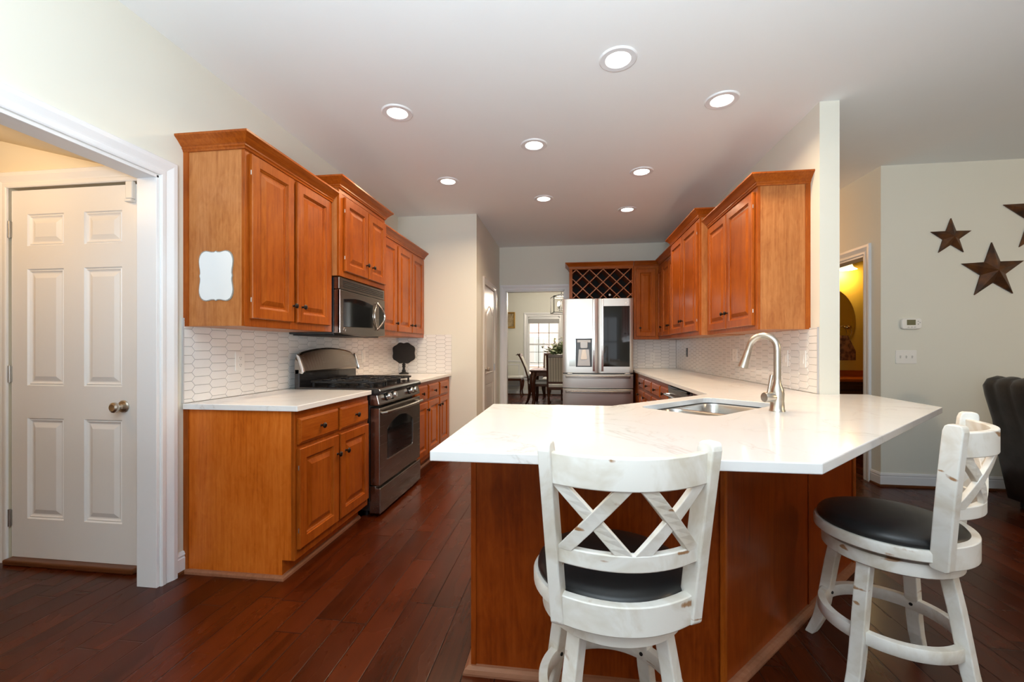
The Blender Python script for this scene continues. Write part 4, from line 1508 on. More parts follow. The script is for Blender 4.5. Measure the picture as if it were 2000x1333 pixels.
# ================================================================== WALL PLATES AND SMALL THINGS
def outlet(name, label, M, kind='outlet', mat='plastic_white', group='wall plates', w=0.075, h=0.122):
    loc = M.to_translation()
    rz = M.to_euler().z
    cat = {'outlet': 'outlet', 'switch': 'light switch', 'triple': 'light switch', 'charger': 'outlet'}[kind]
    t = thing(name, label, cat, loc, rz, group)
    MB().prism(round_rect(-w / 2, -h / 2, w / 2, h / 2, 0.006, 3), 0.0, 0.006, 'y').build('plate', mat, t, 0.002)
    if kind == 'outlet':
        for z in (-0.022, 0.022):
            f_ = MB().prism(round_rect(-0.0165, z - 0.015, 0.0165, z + 0.015, 0.008, 4), 0.006, 0.008, 'y').build('receptacle', mat, t)
            MB().box(-0.008, -0.006, 0.0078, 0.0084, z - 0.003, z + 0.006).box(0.006, 0.008, 0.0078, 0.0084, z - 0.003, z + 0.006).lathe([(0.0, 0.0), (0.0024, 0.0), (0.0024, 0.0006), (0, 0.0006)], (0, 0.0078, z - 0.009), 'y', 8).build('slots', 'black_iron', f_)
    elif kind == 'switch':
        MB().prism([(0.006, -0.032), (0.011, -0.03), (0.0075, 0.03), (0.006, 0.032)], -0.0165, 0.0165, 'x').build('rocker', mat, t)
    elif kind == 'triple':
        for x in (-0.046, 0.0, 0.046):
            MB().box(x - 0.005, x + 0.005, 0.006, 0.0075, -0.012, 0.012).build('toggle_slot', 'plastic_grey', t)
            MB().prism([(0.006, -0.002), (0.018, 0.006), (0.018, 0.011), (0.006, 0.008)], x - 0.003, x + 0.003, 'x').build('toggle', mat, t)
    return t


TL = XL + 0.0086
TR = XR - 0.0086
outlet('wall_outlet', 'white outlet on the tiles left of the range', frame_px(TL, 2.448, 1.13), 'outlet')
outlet('wall_switch', 'white wall plate on the tiles just right of the range backguard', frame_px(TL, 4.09, 1.135), 'switch')
outlet('wall_outlet', 'black outlet on the right-hand tiles near the far corner', frame_nx(TR, 6.11, 1.16), 'outlet', 'black_gloss_plastic')
outlet('wall_outlet', 'white outlet on the right-hand tiles left of the faucet', frame_nx(TR, 4.41, 1.148), 'outlet', w=0.115)
outlet('wall_switch', 'white switch on the right-hand tiles just right of the faucet', frame_nx(TR, 3.437, 1.138), 'switch')
outlet('wall_switch', 'white rocker switch on the tiles nearest the column', frame_nx(TR, 3.197, 1.138), 'switch')
outlet('wall_outlet', 'pale outlet on the back-wall tiles beside the refrigerator', frame_ny(1.272, BACK_Y - 0.0086, 1.09), 'outlet')
outlet('light_switch_plate', 'white three-toggle switch plate below the thermostat', frame_ny(2.927, STAR_Y, 1.138), 'triple', w=0.165, h=0.118)

th = thing('thermostat', 'white wall thermostat with a dark green display', 'thermostat', (2.958, STAR_Y, 1.427), PI)
MB().prism(round_rect(-0.078, -0.046, 0.078, 0.046, 0.02, 5), 0.0, 0.026, 'y').build('housing', 'plastic_white', th, 0.006)
MB().box(-0.028, 0.040, 0.024, 0.0275, -0.012, 0.034).build('display', 'lcd_green', th)
for x in (0.028, 0.002, -0.022):
    MB().prism(round_rect(x - 0.008, -0.034, x + 0.008, -0.026, 0.003, 3), 0.024, 0.028, 'y').build('button', 'plastic_grey', th)
for x, z in ((-0.048, 0.020), (-0.048, -0.004), (-0.062, 0.009)):
    MB().lathe([(0.0, 0.0), (0.006, 0.0), (0.006, 0.003), (0.0, 0.003)], (x, 0.025, z), 'y', 10).build('arrow_button', 'plastic_grey', th)


def bracket_shape(w, h, r=0.03, n=6):
    """quadrilateral with notched bracket corners and pinched sides"""
    k, H = w / 0.206, h / 2
    quad = [(0.0, H - 0.001), (0.010, H - 0.006), (0.028, H - 0.006), (0.046, H - 0.002), (0.060, H), (0.074, H - 0.003), (0.087, H - 0.011), (0.096, H - 0.024), (0.1015, H - 0.040),
            (0.103, H - 0.056), (0.1005, H - 0.08), (0.0965, 0.032), (0.0955, 0.014), (0.0995, 0.0)]
    quad = [(x * k, z) for x, z in quad]
    q1 = quad
    q4 = [(x, -z) for x, z in reversed(quad[:-1])]
    q3 = [(-x, -z) for x, z in quad[1:]]
    q2 = [(-x, z) for x, z in reversed(quad[1:-1])]
    return q1 + q4 + q3 + q2


pq = thing('message_board', 'blank white scalloped plaque stuck on the end of the left wall cabinet', 'plaque', (-1.866, 2.0645, 1.60), PI)
MB().prism([(x * 1.0, z) for x, z in bracket_shape(0.206, 0.272)], 0.0, 0.004, 'y').build('backing', 'board_rim', pq)
MB().prism([(x, z) for x, z in bracket_shape(0.196, 0.262)], 0.0035, 0.0055, 'y').build('writing_surface', 'board_white', pq)

# black chalkboard on a turned stand
cs = thing('chalkboard_stand', 'black scalloped chalkboard on a turned pedestal at the end wall', 'chalkboard', (-1.905, 4.80, CT), PI - 0.2)
pts = []
for k in range(120):
    a = 2 * PI * k / 120
    ca, sa = math.cos(a), math.sin(a)
    r = 1.0 / ((abs(ca) / 0.150) ** 2.6 + (abs(sa) / 0.120) ** 2.6) ** (1 / 2.6)
    r *= 1 + 0.045 * math.cos(8 * a + PI)
    pts.append((r * ca, 0.245 + r * sa))
MB().prism(pts, -0.007, 0.007, 'y').build('board', 'chalk_black', cs, 0.002)
MB().lathe([(0.0, 0.0), (0.055, 0.0), (0.056, 0.008), (0.050, 0.014), (0.03, 0.020), (0.020, 0.030), (0.024, 0.040), (0.016, 0.052), (0.014, 0.075), (0.021, 0.088), (0.016, 0.10), (0.022, 0.112), (0.014, 0.122), (0.012, 0.14), (0.0, 0.14)], (0, 0, 0), 'z', 24).build('pedestal', 'chalk_black', cs)

# barn stars
for (x, z, R_, rot, lab) in ((3.272, 2.172, 0.163, 0.0, 'smallest rusty metal barn star, at upper left of the group'), (3.588, 1.872, 0.245, 0.03, 'middle-sized rusty metal barn star hung lowest of the three'), (3.977, 2.333, 0.325, 0.0, 'largest barn star, cut off by the right edge of the photo')):
    vs = [(0, 0.22 * R_ + 0.01, 0)]
    for k in range(10):
        a = PI / 2 + rot + k * PI / 5
        r = R_ if k % 2 == 0 else R_ * 0.40
        vs.append((-r * math.cos(a), 0.012, r * math.sin(a)))
    for k in range(10):
        a = PI / 2 + rot + k * PI / 5
        r = R_ if k % 2 == 0 else R_ * 0.40
        vs.append((-r * math.cos(a), 0.001, r * math.sin(a)))
    fs = [(0, 1 + k, 1 + (k + 1) % 10) for k in range(10)] + [(1 + k, 11 + k, 11 + (k + 1) % 10, 1 + (k + 1) % 10) for k in range(10)] + [tuple(range(11, 21))]
    o = MB().add(vs, fs).build('barn_star', 'star_rust')
    o.location = (x, STAR_Y, z)
    o.rotation_euler = (0, 0, PI)
    tag(o, lab, 'wall star', 'rusty barn stars')

# recessed ceiling lights
LIGHTS = [(0.276, 2.429), (0.987, 2.916), (-1.152, 2.787), (-0.265, 3.368), (-1.141, 3.991), (0.663, 3.999), (-0.257, 4.586), (0.679, 5.064)]
LNAMES = ['nearest, above the peninsula', 'above the sink beside the column', 'above the nearest left cabinets', 'in the centre of the kitchen, third row', 'above the microwave side, far left', 'near the right-hand wall cabinets', 'farthest of the middle column', 'farthest right, towards the wine rack']
proto = None
for (x, y), nm in zip(LIGHTS, LNAMES):
    if proto is None:
        t = thing('recessed_light', '', 'ceiling light', (x, y, CEIL), 0, 'recessed ceiling lights')
        MB().lathe([(0.066, -0.002), (0.070, -0.008), (0.098, -0.009), (0.104, -0.004), (0.105, 0.0005), (0.066, 0.0005)], seg=40, cap=False).build('trim_ring', 'trim_white', t)
        MB().lathe([(0.0, -0.006), (0.050, -0.0055), (0.069, -0.003), (0.069, -0.001), (0.0, -0.001)], seg=36).build('lens', 'lamp_disc', t)
        proto = t
    else:
        t = copy_tree(proto)
        t.location = (x, y, CEIL)
    t['label'] = 'lit recessed ceiling light, ' + nm
    ld = bpy.data.lights.new('downlight', 'AREA')
    ld.shape = 'DISK'
    ld.size = 0.12
    ld.energy = 12.0
    ld.spread = math.radians(150)
    ld.color = (1.0, 0.74, 0.47)
    lo = bpy.data.objects.new('downlight', ld)
    lo.location = (x, y, CEIL - 0.012)
    COL.objects.link(lo)

# ================================================================== MUD ROOM LIGHT
pl = bpy.data.lights.new('mudroom_lamp', 'POINT')
pl.energy = 13
pl.shadow_soft_size = 0.12
pl.color = (1.0, 0.66, 0.34)
po = bpy.data.objects.new('mudroom_lamp', pl)
po.location = (-2.95, 1.35, 2.22)
COL.objects.link(po)

# unseen fill light added in the living room to warm the star wall
pl = bpy.data.lights.new('living_warm_fill', 'POINT')
pl.energy = 75
pl.shadow_soft_size = 0.2
pl.color = (1.0, 0.74, 0.46)
po = bpy.data.objects.new('living_warm_fill', pl)
po.location = (5.2, 0.6, 2.2)
COL.objects.link(po)

pl = bpy.data.lights.new('hall_lamp', 'POINT')
pl.energy = 9
pl.shadow_soft_size = 0.15
pl.color = (1.0, 0.52, 0.22)
po = bpy.data.objects.new('hall_lamp', pl)
po.location = (2.15, 5.3, 2.35)
COL.objects.link(po)

# ================================================================== RECLINER IN THE LIVING ROOM
rc = thing('leather_recliner', 'dark brown leather recliner seen from behind in the living room', 'armchair', (3.70, 3.36, 0), -PI / 2)   # local -y is its back (towards -X)


def cushion(parent, name, c, size, mat, r=0.06, rot=0.0, bulge=0.0, lev=2):
    M = Matrix.Translation(c) @ Matrix.Rotation(rot, 4, 'X')
    sx, sy, sz = (s / 2 for s in size)
    m_ = MB(M)
    m_.box(-sx, sx, -sy, sy, -sz, sz)
    o_ = m_.build(name, mat, parent, r, 5)
    o_.data.polygons.foreach_set('use_smooth', [True] * len(o_.data.polygons))
    return o_


LB = 'leather_brown'
# back: profile in (y, z), leaning backwards to -y, with a rolled top; swept over x with vertical channels
prof = [(-0.34, 0.06), (-0.40, 0.35), (-0.47, 0.65), (-0.53, 0.86), (-0.545, 0.94), (-0.52, 0.985), (-0.46, 1.005), (-0.39, 0.985), (-0.33, 0.90), (-0.25, 0.70), (-0.17, 0.45), (-0.15, 0.2), (-0.15, 0.06)]
rings = []
nx_ = 60
for k in range(nx_ + 1):
    u = k / nx_
    x = -0.40 + 0.80 * u
    pinch = abs(math.sin(u * PI * 7)) ** 0.45
    edge = min(1.0, min(u, 1 - u) / 0.06) ** 0.5
    sc = 0.86 + 0.14 * pinch
    ring = []
    for y, z in prof:
        w_ = max(0.0, (z - 0.55) / 0.45)
        cy_, cz_ = -0.36, 0.80
        kk = 1 - w_ * (1 - sc) * 0.5
        kk *= 0.80 + 0.20 * edge if z > 0.5 else 1
        ring.append((x, cy_ + (y - cy_) * kk, cz_ + (z - cz_) * kk if z > 0.5 else z))
    rings.append(ring)
MB().loft(rings, smooth=True).build('backrest', LB, rc, angle=80)
cushion(rc, 'seat', (0, 0.14, 0.34), (0.60, 0.62, 0.26), LB, 0.07)
for s in (-1, 1):
    a_ = cushion(rc, 'armrest', (s * 0.385, 0.06, 0.36), (0.17, 0.80, 0.52), LB, 0.075)
cushion(rc, 'footrest', (0, 0.47, 0.25), (0.58, 0.10, 0.34), LB, 0.045)
MB().box(-0.36, 0.36, -0.30, 0.40, 0.0, 0.10).build('base', 'black_iron', rc, 0.01)

# ================================================================== POWDER ROOM
PRX1, PRY1 = 5.0, 6.3
struct(MB().box(LIV_X + 0.12, PRX1, PRY1, PRY1 + 0.1, 0, CEIL), 'wall_powder_back', 'wall_gold')
struct(MB().box(PRX1, PRX1 + 0.1, STAR_Y + 0.12, PRY1, 0, CEIL), 'wall_powder_side', 'wall_gold')
struct(MB().box(LIV_X + 0.12, PRX1, STAR_Y + 0.125, STAR_Y + 0.135, 0, CEIL), 'wall_powder_front', 'wall_gold')
struct(MB().box(LIV_X + 0.125, LIV_X + 0.135, PW1 + 0.02, PRY1, 0, CEIL), 'wall_powder_door', 'wall_gold')
sc_ = thing('wall_sconce', 'brass sconce with a glowing bell glass shade in the powder room', 'wall lamp', (3.64, PRY1 - 0.003, 2.30), PI)
MB().lathe([(0.0, 0.0), (0.05, 0.0), (0.045, 0.012), (0.015, 0.02), (0.0, 0.02)], (0, 0, 0.10), 'y', 20).build('wall_plate', 'brass_aged', sc_)
MB().tube([(0, 0.015, 0.10), (0, 0.07, 0.135), (0, 0.12, 0.13), (0, 0.13, 0.09)], 0.010, 10, up=(1, 0, 0)).build('arm', 'brass_aged', sc_)
MB().lathe([(0.0, 0.10), (0.032, 0.10), (0.035, 0.085), (0.034, 0.055), (0.0, 0.055)], (0, 0.13, 0), 'z', 20).build('cap', 'brass_aged', sc_)
MB().lathe([(0.034, 0.062), (0.055, 0.045), (0.065, 0.02), (0.078, -0.015), (0.115, -0.045), (0.118, -0.047), (0.110, -0.044), (0.073, -0.012), (0.060, 0.02), (0.05, 0.042), (0.03, 0.057)], (0, 0.13, 0), 'z', 28, cap=False).build('glass_shade', 'lamp_bell', sc_)
pl = bpy.data.lights.new('sconce_bulb', 'POINT')
pl.energy = 16
pl.shadow_soft_size = 0.04
pl.color = (1.0, 0.72, 0.34)
po = bpy.data.objects.new('sconce_bulb', pl)
po.location = (3.66, PRY1 - 0.13, 2.22)
COL.objects.link(po)
mr = thing('oval_mirror', 'oval frameless mirror above the powder-room vanity', 'mirror', (3.50, PRY1, 1.58), PI)
MB().prism([(0.325 * math.cos(a), 0.44 * math.sin(a)) for a in [2 * PI * k / 64 for k in range(64)]], 0.004, 0.012, 'y').build('glass', 'mirror_glass', mr, 0.003)
MB().prism([(0.332 * math.cos(a), 0.447 * math.sin(a)) for a in [2 * PI * k / 64 for k in range(64)]], 0.0, 0.006, 'y').build('backing', 'brass_aged', mr)
tr_ = thing('towel_ring', 'brass towel ring in front of the oval mirror', 'towel ring', (3.735, PRY1 - 0.013, 1.50), PI)
MB().lathe([(0.0, 0.0), (0.028, 0.0), (0.026, 0.012), (0.012, 0.02), (0.012, 0.05), (0.017, 0.056), (0.0, 0.06)], (0, 0, 0), 'y', 16).build('mount', 'brass_aged', tr_)
MB().tube([(0.07 + 0.085 * math.cos(a), 0.05, -0.07 + 0.085 * math.sin(a)) for a in [2 * PI * k / 28 for k in range(28)]], 0.006, 8, up=(0, 1, 0), closed=True).build('ring', 'brass_aged', tr_)
tw = MB()
rings = []
for k in range(9):
    u = k / 8
    wd = 0.05 + 0.10 * min(1, u * 1.6)
    rings.append([(0.085 + wd * math.cos(a) * (1 + 0.1 * math.cos(5 * a)), 0.05 + 0.025 * math.sin(a) * (1 + 0.3 * math.cos(7 * a)), 0.0 - 0.33 * u) for a in [2 * PI * q / 24 for q in range(24)]])
tw.loft(rings, smooth=True)
to = tw.build('hand_towel', 'towel_brown')
to.location = (3.735, PRY1 - 0.013, 1.385)
to.rotation_euler = (0, 0, PI)
tag(to, 'brown hand towel hanging from the brass ring', 'towel')
vn = thing('bathroom_vanity', 'dark vanity with an amber top in the powder room', 'vanity', (3.95, PRY1 - 0.006, 0), PI)
MB().box(-0.75, 0.75, 0.0, 0.50, 0.0, 0.80).build('cabinet_body', 'vanity_wood', vn, 0.004)
MB().box(-0.77, 0.77, 0.002, 0.53, 0.80, 0.835).build('vanity_top', 'maple_x', vn, 0.006)
MB().box(-0.77, 0.77, 0.002, 0.022, 0.835, 0.92).build('upstand', 'maple_x', vn, 0.003)
for x0_ in (-0.72, 0.02):
    MB().rings_rect(x0_, 0.12, x0_ + 0.70, 0.76, DOOR_PROF, 0.50).build('door', 'vanity_wood', vn)

# ================================================================== DINING ROOM
DWX0, DWX1 = -3.4, 3.0
m = MB()
GX0, GX1, GZ0, GZ1 = -1.045, -0.215, 0.50, 2.05
m.box(DWX0, GX0, D_Y1, D_Y1 + 0.15, 0, CEIL).box(GX1, DWX1, D_Y1, D_Y1 + 0.15, 0, CEIL).box(GX0, GX1, D_Y1, D_Y1 + 0.15, 0, GZ0).box(GX0, GX1, D_Y1, D_Y1 + 0.15, GZ1, CEIL)
struct(m, 'wall_dining_far', 'wall_dining')
struct(MB().box(DWX0 - 0.1, DWX0, D_Y0, D_Y1 + 0.15, 0, CEIL), 'wall_dining_left', 'wall_dining')
struct(MB().box(DWX1, DWX1 + 0.1, D_Y0, D_Y1 + 0.15, 0, CEIL), 'wall_dining_right', 'wall_dining')
baseboard([(DWX0, D_Y1), (DWX1, D_Y1)], 'baseboard_dining', 1)
# crown
struct(MB().edge_sweep([(DWX0, D_Y1), (DWX1, D_Y1)], [(0, 0), (0.012, 0), (0.02, 0.02), (0.07, 0.085), (0.09, 0.095), (0.09, 0.11), (0, 0.11)], CEIL - 0.11, 1), 'trim_14', 'trim_white')
# chair rail and wainscot mouldings
m = MB()
m.box(DWX0, GX0 - 0.1, D_Y1 - 0.02, D_Y1, 0.86, 0.905).box(GX1 + 0.1, DWX1, D_Y1 - 0.02, D_Y1, 0.86, 0.905)
struct(m, 'trim_15', 'trim_white', 0.004)


def wains(x0, x1, z0_, z1_, name):
    m_ = MB()
    for a0, a1, b0, b1 in ((x0, x0 + 0.025, z0_, z1_), (x1 - 0.025, x1, z0_, z1_), (x0, x1, z0_, z0_ + 0.025), (x0, x1, z1_ - 0.025, z1_)):
        m_.box(a0, a1, D_Y1 - 0.012, D_Y1, b0, b1)
    struct(m_, name, 'trim_white', 0.003)


wains(-2.9, -2.1, 0.22, 0.80, 'trim_16')
wains(-2.0, -1.27, 0.22, 0.80, 'trim_17')
wains(GX1 + 0.2, 1.2, 0.22, 0.80, 'trim_18')
# window
wd = bpy.data.objects.new('window_1', None)
wd.location = (GX1, D_Y1, 0)
wd.rotation_euler = (0, 0, PI)
COL.objects.link(wd)
wd['kind'] = 'structure'
wd['label'] = 'bright multi-pane sash window at the back of the dining room'
ww = GX1 - GX0
m = MB()
rings = []
for x, z, mx, mz in [(0, GZ0, -1, 0), (0, GZ1, -1, 1), (ww, GZ1, 1, 1), (ww, GZ0, 1, 0)]:
    rings.append([(x + mx * o_ * 1.3, y_, z + (mz * o_ * 1.3)) for o_, y_ in CASE])
m.loft(rings)
m.box(-0.14, ww + 0.14, -0.02, 0.05, GZ0 - 0.03, GZ0 + 0.005).box(-0.11, ww + 0.11, 0.0, 0.018, GZ0 - 0.11, GZ0 - 0.03)
m.build('window_casing', 'trim_white', wd)
m = MB()
zm = 1.325
for a0, a1, b0, b1, yy in ((0, 0.04, GZ0, GZ1, -0.07), (ww - 0.04, ww, GZ0, GZ1, -0.07), (0, ww, GZ0, GZ0 + 0.05, -0.07), (0, ww, GZ1 - 0.04, GZ1, -0.07), (0, ww, zm - 0.022, zm + 0.022, -0.065)):
    m.box(a0, a1, yy, yy + 0.04, b0, b1)
m.box(ww / 2 - 0.03, ww / 2 + 0.03, -0.03, -0.018, zm + 0.01, zm + 0.03)
m.build('sash_frame', 'trim_white', wd, 0.003)
m = MB()
for x in (ww / 3, 2 * ww / 3):
    m.box(x - 0.009, x + 0.009, -0.055, -0.045, GZ0 + 0.04, GZ1 - 0.03)
for z in (GZ0 + 0.34, GZ0 + 0.62, zm + 0.30, zm + 0.56):
    m.box(0.03, ww - 0.03, -0.055, -0.045, z - 0.007, z + 0.007)
m.build('muntins', 'shade_grey', wd)
MB().box(0.03, ww - 0.03, -0.052, -0.050, GZ0 + 0.03, GZ1 - 0.03).build('glass', 'glass_clear', wd)
bl = thing('window_shade', 'grey shade gathered at the top of the dining room window', 'blind', (GX1, D_Y1, 0), PI)
MB().box(0.012, ww - 0.012, -0.038, -0.004, GZ1 - 0.17, GZ1 - 0.06).build('fabric_stack', 'shade_grey', bl, 0.008)
MB().box(0.008, ww - 0.008, -0.042, -0.002, GZ1 - 0.06, GZ1 - 0.025).build('head_rail', 'trim_white', bl, 0.004)

# outside the window: lawn and the brick house across the way
ln = MB().box(-14, 14, 11.7, 40, -0.9, -0.8).build('lawn', 'lawn_green')
ln['kind'] = 'structure'
hs = thing('brick_house', 'sunlit pinkish brick house across the lawn outside the dining window', 'house', (-2.0, 22.0, -0.8), PI, None)
MB().box(-9, 9, -6, 0, 0, 9.0).build('brick_walls', 'brick_house', hs)
for x in (-3.2, -0.4, 2.4):
    w_ = MB().box(x - 0.5, x + 0.5, -0.02, 0.05, 1.1, 2.7).build('window', 'trim_white', hs)
    MB().box(x - 0.42, x + 0.42, 0.045, 0.055, 1.18, 2.62).build('pane', 'shade_grey', w_)
MB().prism([(-9.4, 9.0), (9.4, 9.0), (0, 12.6)], -6.4, 0.4, 'y').build('roof', 'shade_grey', hs)

# gold framed picture
pc = thing('picture_frame', 'small gold framed picture on the far dining room wall', 'picture', (-1.60, D_Y1, 1.965), PI)
m = MB()
rings = []
for x, z, mx, mz in [(-0.17, -0.17, -1, -1), (0.17, -0.17, 1, -1), (0.17, 0.17, 1, 1), (-0.17, 0.17, -1, 1), (-0.17, -0.17, -1, -1)]:
    rings.append([(x + mx * o_, y_, z + mz * o_) for o_, y_ in ((0, 0.002), (0, 0.016), (0.01, 0.022), (0.03, 0.03), (0.045, 0.02), (0.045, 0.002))])
m.loft(rings, True, False, False)
m.build('frame', 'gold_leaf', pc)
MB().box(-0.172, 0.172, 0.002, 0.014, -0.172, 0.172).build('canvas', 'painting_canvas', pc)

# dining table
TX0, TX1, TY0, TY1 = -0.79, 1.35, 8.80, 9.95
dt = thing('dining_table', 'dark mahogany dining table with cabriole legs', 'table', ((TX0 + TX1) / 2, (TY0 + TY1) / 2, 0), 0, None, True)
m = MB()
m.box(TX0, TX1, TY0, TY1, 0.735, 0.765).box(TX0 + 0.02, TX1 - 0.02, TY0 + 0.02, TY1 - 0.02, 0.72, 0.735)
m.build('tabletop', 'mahogany', dt, 0.006)
MB().box(TX0 + 0.06, TX1 - 0.06, TY0 + 0.06, TY1 - 0.06, 0.64, 0.72).build('apron', 'mahogany', dt, 0.004)
for sx in (0, 1):
    for sy in (0, 1):
        x = TX0 + 0.09 if not sx else TX1 - 0.09
        y = TY0 + 0.09 if not sy else TY1 - 0.09
        ox, oy = (-1 if not sx else 1), (-1 if not sy else 1)
        pth = [(x, y, 0.72), (x + ox * 0.02, y + oy * 0.02, 0.62), (x + ox * 0.03, y + oy * 0.03, 0.50), (x + ox * 0.01, y + oy * 0.01, 0.30), (x, y, 0.14), (x + ox * 0.015, y + oy * 0.015, 0.05), (x + ox * 0.03, y + oy * 0.03, 0.0)]
        MB().tube(pth, [0.062, 0.07, 0.062, 0.042, 0.034, 0.038, 0.048], 14, up=(0, 1, 0)).build('leg', 'mahogany', dt)


def dining_chair(label, loc, rot, back='fabric_cream'):
    """faces local +y"""
    t = thing('dining_chair', label, 'dining chair', loc, rot, 'dining chairs')
    W = 'mahogany'
    m_ = MB()
    m_.box(-0.24, 0.24, -0.22, 0.24, 0.40, 0.455)
    m_.build('seat_rail', W, t, 0.008)
    cushion(t, 'seat_cushion', (0, 0.015, 0.478), (0.485, 0.475, 0.07), 'fabric_cream', 0.03)
    for s in (-1, 1):
        pth = [(s * 0.215, 0.215, 0.43), (s * 0.232, 0.238, 0.36), (s * 0.228, 0.235, 0.26), (s * 0.212, 0.215, 0.13), (s * 0.214, 0.222, 0.05), (s * 0.225, 0.245, 0.0)]
        MB().tube(pth, [0.030, 0.034, 0.027, 0.017, 0.016, 0.022], 10, up=(0, 1, 0)).build('leg', W, t)
        pth = [(s * 0.205, -0.205, 0.44), (s * 0.205, -0.20, 0.25), (s * 0.205, -0.23, 0.10), (s * 0.205, -0.275, 0.0)]
        MB().tube(pth, [0.022, 0.020, 0.018, 0.018], 8, up=(0, 1, 0)).build('leg', W, t)
        pth = [(s * 0.222, -0.205, 0.42), (s * 0.225, -0.225, 0.60), (s * 0.225, -0.285, 0.80), (s * 0.225, -0.36, 0.97), (s * 0.225, -0.405, 1.06), (s * 0.225, -0.45, 1.09), (s * 0.225, -0.475, 1.07)]
        MB().sweep(pth, RECT(0.036, 0.032), up=(0, 1, 0)).build('back_stile', W, t, 0.005)
    def bk(z):
        pts_ = [(0.42, -0.205), (0.60, -0.225), (0.80, -0.285), (0.97, -0.36), (1.06, -0.405), (1.09, -0.45)]
        for (z0_, y0_), (z1_, y1_) in zip(pts_, pts_[1:]):
            if z <= z1_:
                return y0_ + (y1_ - y0_) * (z - z0_) / (z1_ - z0_)
        return -0.45
    rings = []
    for k in range(9):
        z = 0.56 + 0.48 * k / 8
        y_ = bk(z)
        rings.append([(-0.21, y_ - 0.018, z), (0.21, y_ - 0.018, z), (0.21, y_ + 0.022, z), (-0.21, y_ + 0.022, z)])
    MB().loft(rings).build('back_panel', back, t, 0.006)
    for z, hh in ((0.54, 0.035), (1.06, 0.04)):
        MB().box(-0.22, 0.22, bk(z) - 0.02, bk(z) + 0.018, z - hh / 2, z + hh).build('back_rail', W, t, 0.005)
    return t


dining_chair('dining chair against the far wall by the doorway, side-on', (-1.40, 10.92, 0), -PI / 2)
dining_chair('dining chair with a scrolled back at the left head of the table', (-0.63, 9.36, 0), -PI / 2)
dining_chair('striped-back dining chair seen from behind at the near side of the table', (-0.17, 8.62, 0), 0.0, 'fabric_stripe')
dining_chair('dining chair across the table, only its pale seat showing under the tabletop', (-0.36, 10.38, 0), PI)

# flowers on the table
fl = thing('flower_arrangement', 'leafy green and cream flower arrangement in a vase on the dining table', 'flowers', (-0.18, 9.35, 0.766), 0)
MB().lathe([(0.0, 0.0), (0.06, 0.0), (0.085, 0.05), (0.09, 0.12), (0.06, 0.2), (0.05, 0.24), (0.06, 0.27), (0.052, 0.27), (0.042, 0.235), (0.0, 0.235)], seg=24).build('vase', 'vase_white', fl)
rnd = random.Random(3)
lv_, ptl, stm = MB(), MB(), MB()
for k in range(60):
    a, el = rnd.uniform(0, 2 * PI), rnd.uniform(0.25, 1.45)
    L0 = rnd.uniform(0.20, 0.44)
    d0 = Vector((math.cos(a) * math.cos(el), math.sin(a) * math.cos(el), math.sin(el)))
    p0 = Vector((0, 0, 0.25))
    p1 = p0 + d0 * L0
    stm.tube([p0, p0.lerp(p1, 0.5) + Vector((0, 0, 0.02)), p1], 0.003, 5)
    for q in range(9):
        c0 = p0.lerp(p1, 0.35 + 0.65 * q / 8) + Vector((rnd.uniform(-.03, .03), rnd.uniform(-.03, .03), rnd.uniform(-.03, .03)))
        a2, t2 = rnd.uniform(0, 2 * PI), rnd.uniform(-0.5, 1.0)
        d2 = Vector((math.cos(a2) * math.cos(t2), math.sin(a2) * math.cos(t2), math.sin(t2)))
        s2 = d2.cross(Vector((rnd.uniform(-1, 1), rnd.uniform(-1, 1), 1))).normalized()
        l2 = rnd.uniform(0.06, 0.11)
        lv_.add([c0, c0 + d2 * l2 * 0.5 + s2 * l2 * 0.26 + Vector((0, 0, 0.004)), c0 + d2 * l2, c0 + d2 * l2 * 0.5 - s2 * l2 * 0.26 + Vector((0, 0, 0.004)), c0 + d2 * l2 * 0.5 - Vector((0, 0, 0.002))],
                [(0, 1, 4), (1, 2, 4), (2, 3, 4), (3, 0, 4)])
    if k % 3 == 0:
        for q in range(6):
            a3 = q * PI / 3
            sd_ = Vector((math.cos(a3), math.sin(a3), 0.6)).normalized()
            ptl.lathe([(0.0, -0.002), (0.016, 0.006), (0.018, 0.014), (0.0, 0.02)], p1 + sd_ * 0.02, 'z', 8)
lv_.build('foliage', 'leaf_green', fl)
ptl.build('blossoms', 'petal_cream', fl)
stm.build('stems', 'leaf_green', fl)

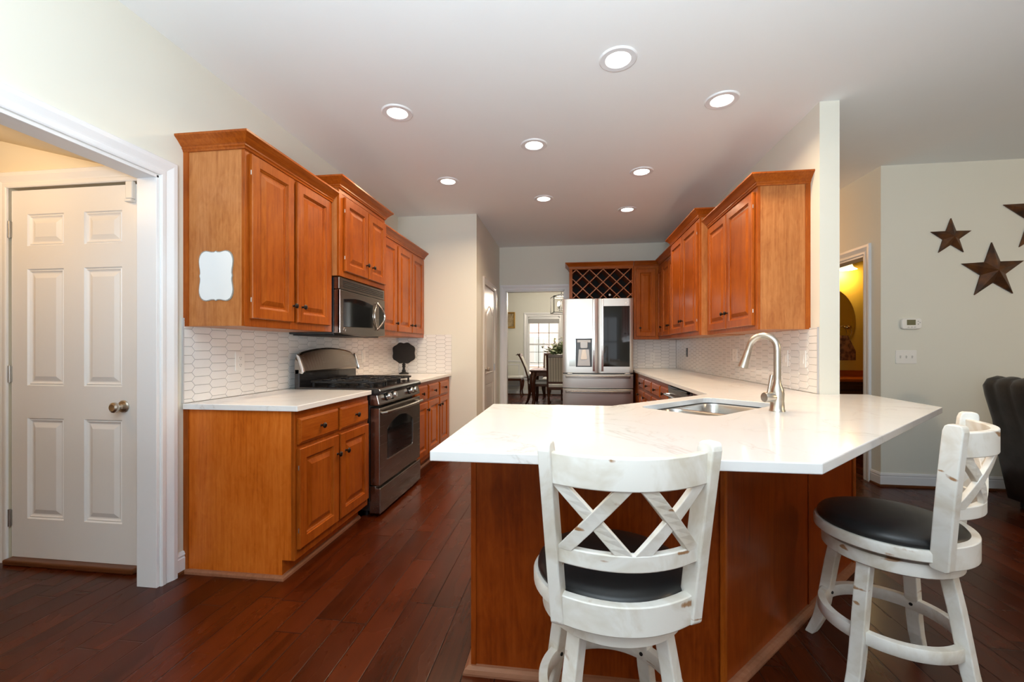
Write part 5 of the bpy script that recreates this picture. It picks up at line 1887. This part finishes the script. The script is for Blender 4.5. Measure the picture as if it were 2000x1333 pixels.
# lantern chandelier
ch = thing('lantern_chandelier', 'black open-frame lantern chandelier over the dining table', 'chandelier', (-0.14, 9.35, CEIL), math.radians(12), None)
zb2, zt2, hf = 1.985 - CEIL, 2.33 - CEIL, 0.20
m = MB()
R2 = RECT(0.018, 0.018)
for sx, sy in ((-1, -1), (1, -1), (1, 1), (-1, 1)):
    m.box(sx * hf - 0.007, sx * hf + 0.007, sy * hf - 0.007, sy * hf + 0.007, zb2, zt2)
    m.sweep([(sx * hf, sy * hf, zt2), (sx * 0.02, sy * 0.02, zt2 + 0.06)], R2)
for z in (zb2, zt2):
    for s in (-1, 1):
        m.box(-hf, hf, s * hf - 0.007, s * hf + 0.007, z - 0.007, z + 0.007).box(s * hf - 0.007, s * hf + 0.007, -hf, hf, z - 0.007, z + 0.007)
m.build('cage', 'black_iron', ch)
m = MB().lathe([(0.0, 0.0), (0.06, 0.0), (0.055, -0.02), (0.01, -0.03), (0.008, -0.04), (0.008, zt2 + 0.07), (0.02, zt2 + 0.06), (0.012, zt2 + 0.03), (0.01, zb2 + 0.10), (0.022, zb2 + 0.07), (0.0, zb2 + 0.05)], seg=16)
m.build('stem', 'black_iron', ch)
for k in range(4):
    a = PI / 4 + k * PI / 2
    x, y = 0.085 * math.cos(a), 0.085 * math.sin(a)
    ar = MB().tube([(0, 0, zb2 + 0.08), (x * 0.6, y * 0.6, zb2 + 0.055), (x, y, zb2 + 0.08), (x, y, zb2 + 0.15)], [0.006, 0.006, 0.008, 0.011], 8).build('candle_arm', 'black_iron', ch)
    MB().lathe([(0.0, 0.15), (0.010, 0.152), (0.018, 0.185), (0.015, 0.21), (0.004, 0.245), (0.0, 0.25)], (x, y, zb2), 'z', 12).build('bulb', 'lamp_flame', ar)
pl = bpy.data.lights.new('chandelier_glow', 'POINT')
pl.energy = 95
pl.shadow_soft_size = 0.1
pl.color = (1.0, 0.86, 0.68)
po = bpy.data.objects.new('chandelier_glow', pl)
po.location = (-0.14, 9.35, 2.26)
COL.objects.link(po)

for o in list(bpy.data.objects):
    if '_w' in o.keys():
        del o['_w']
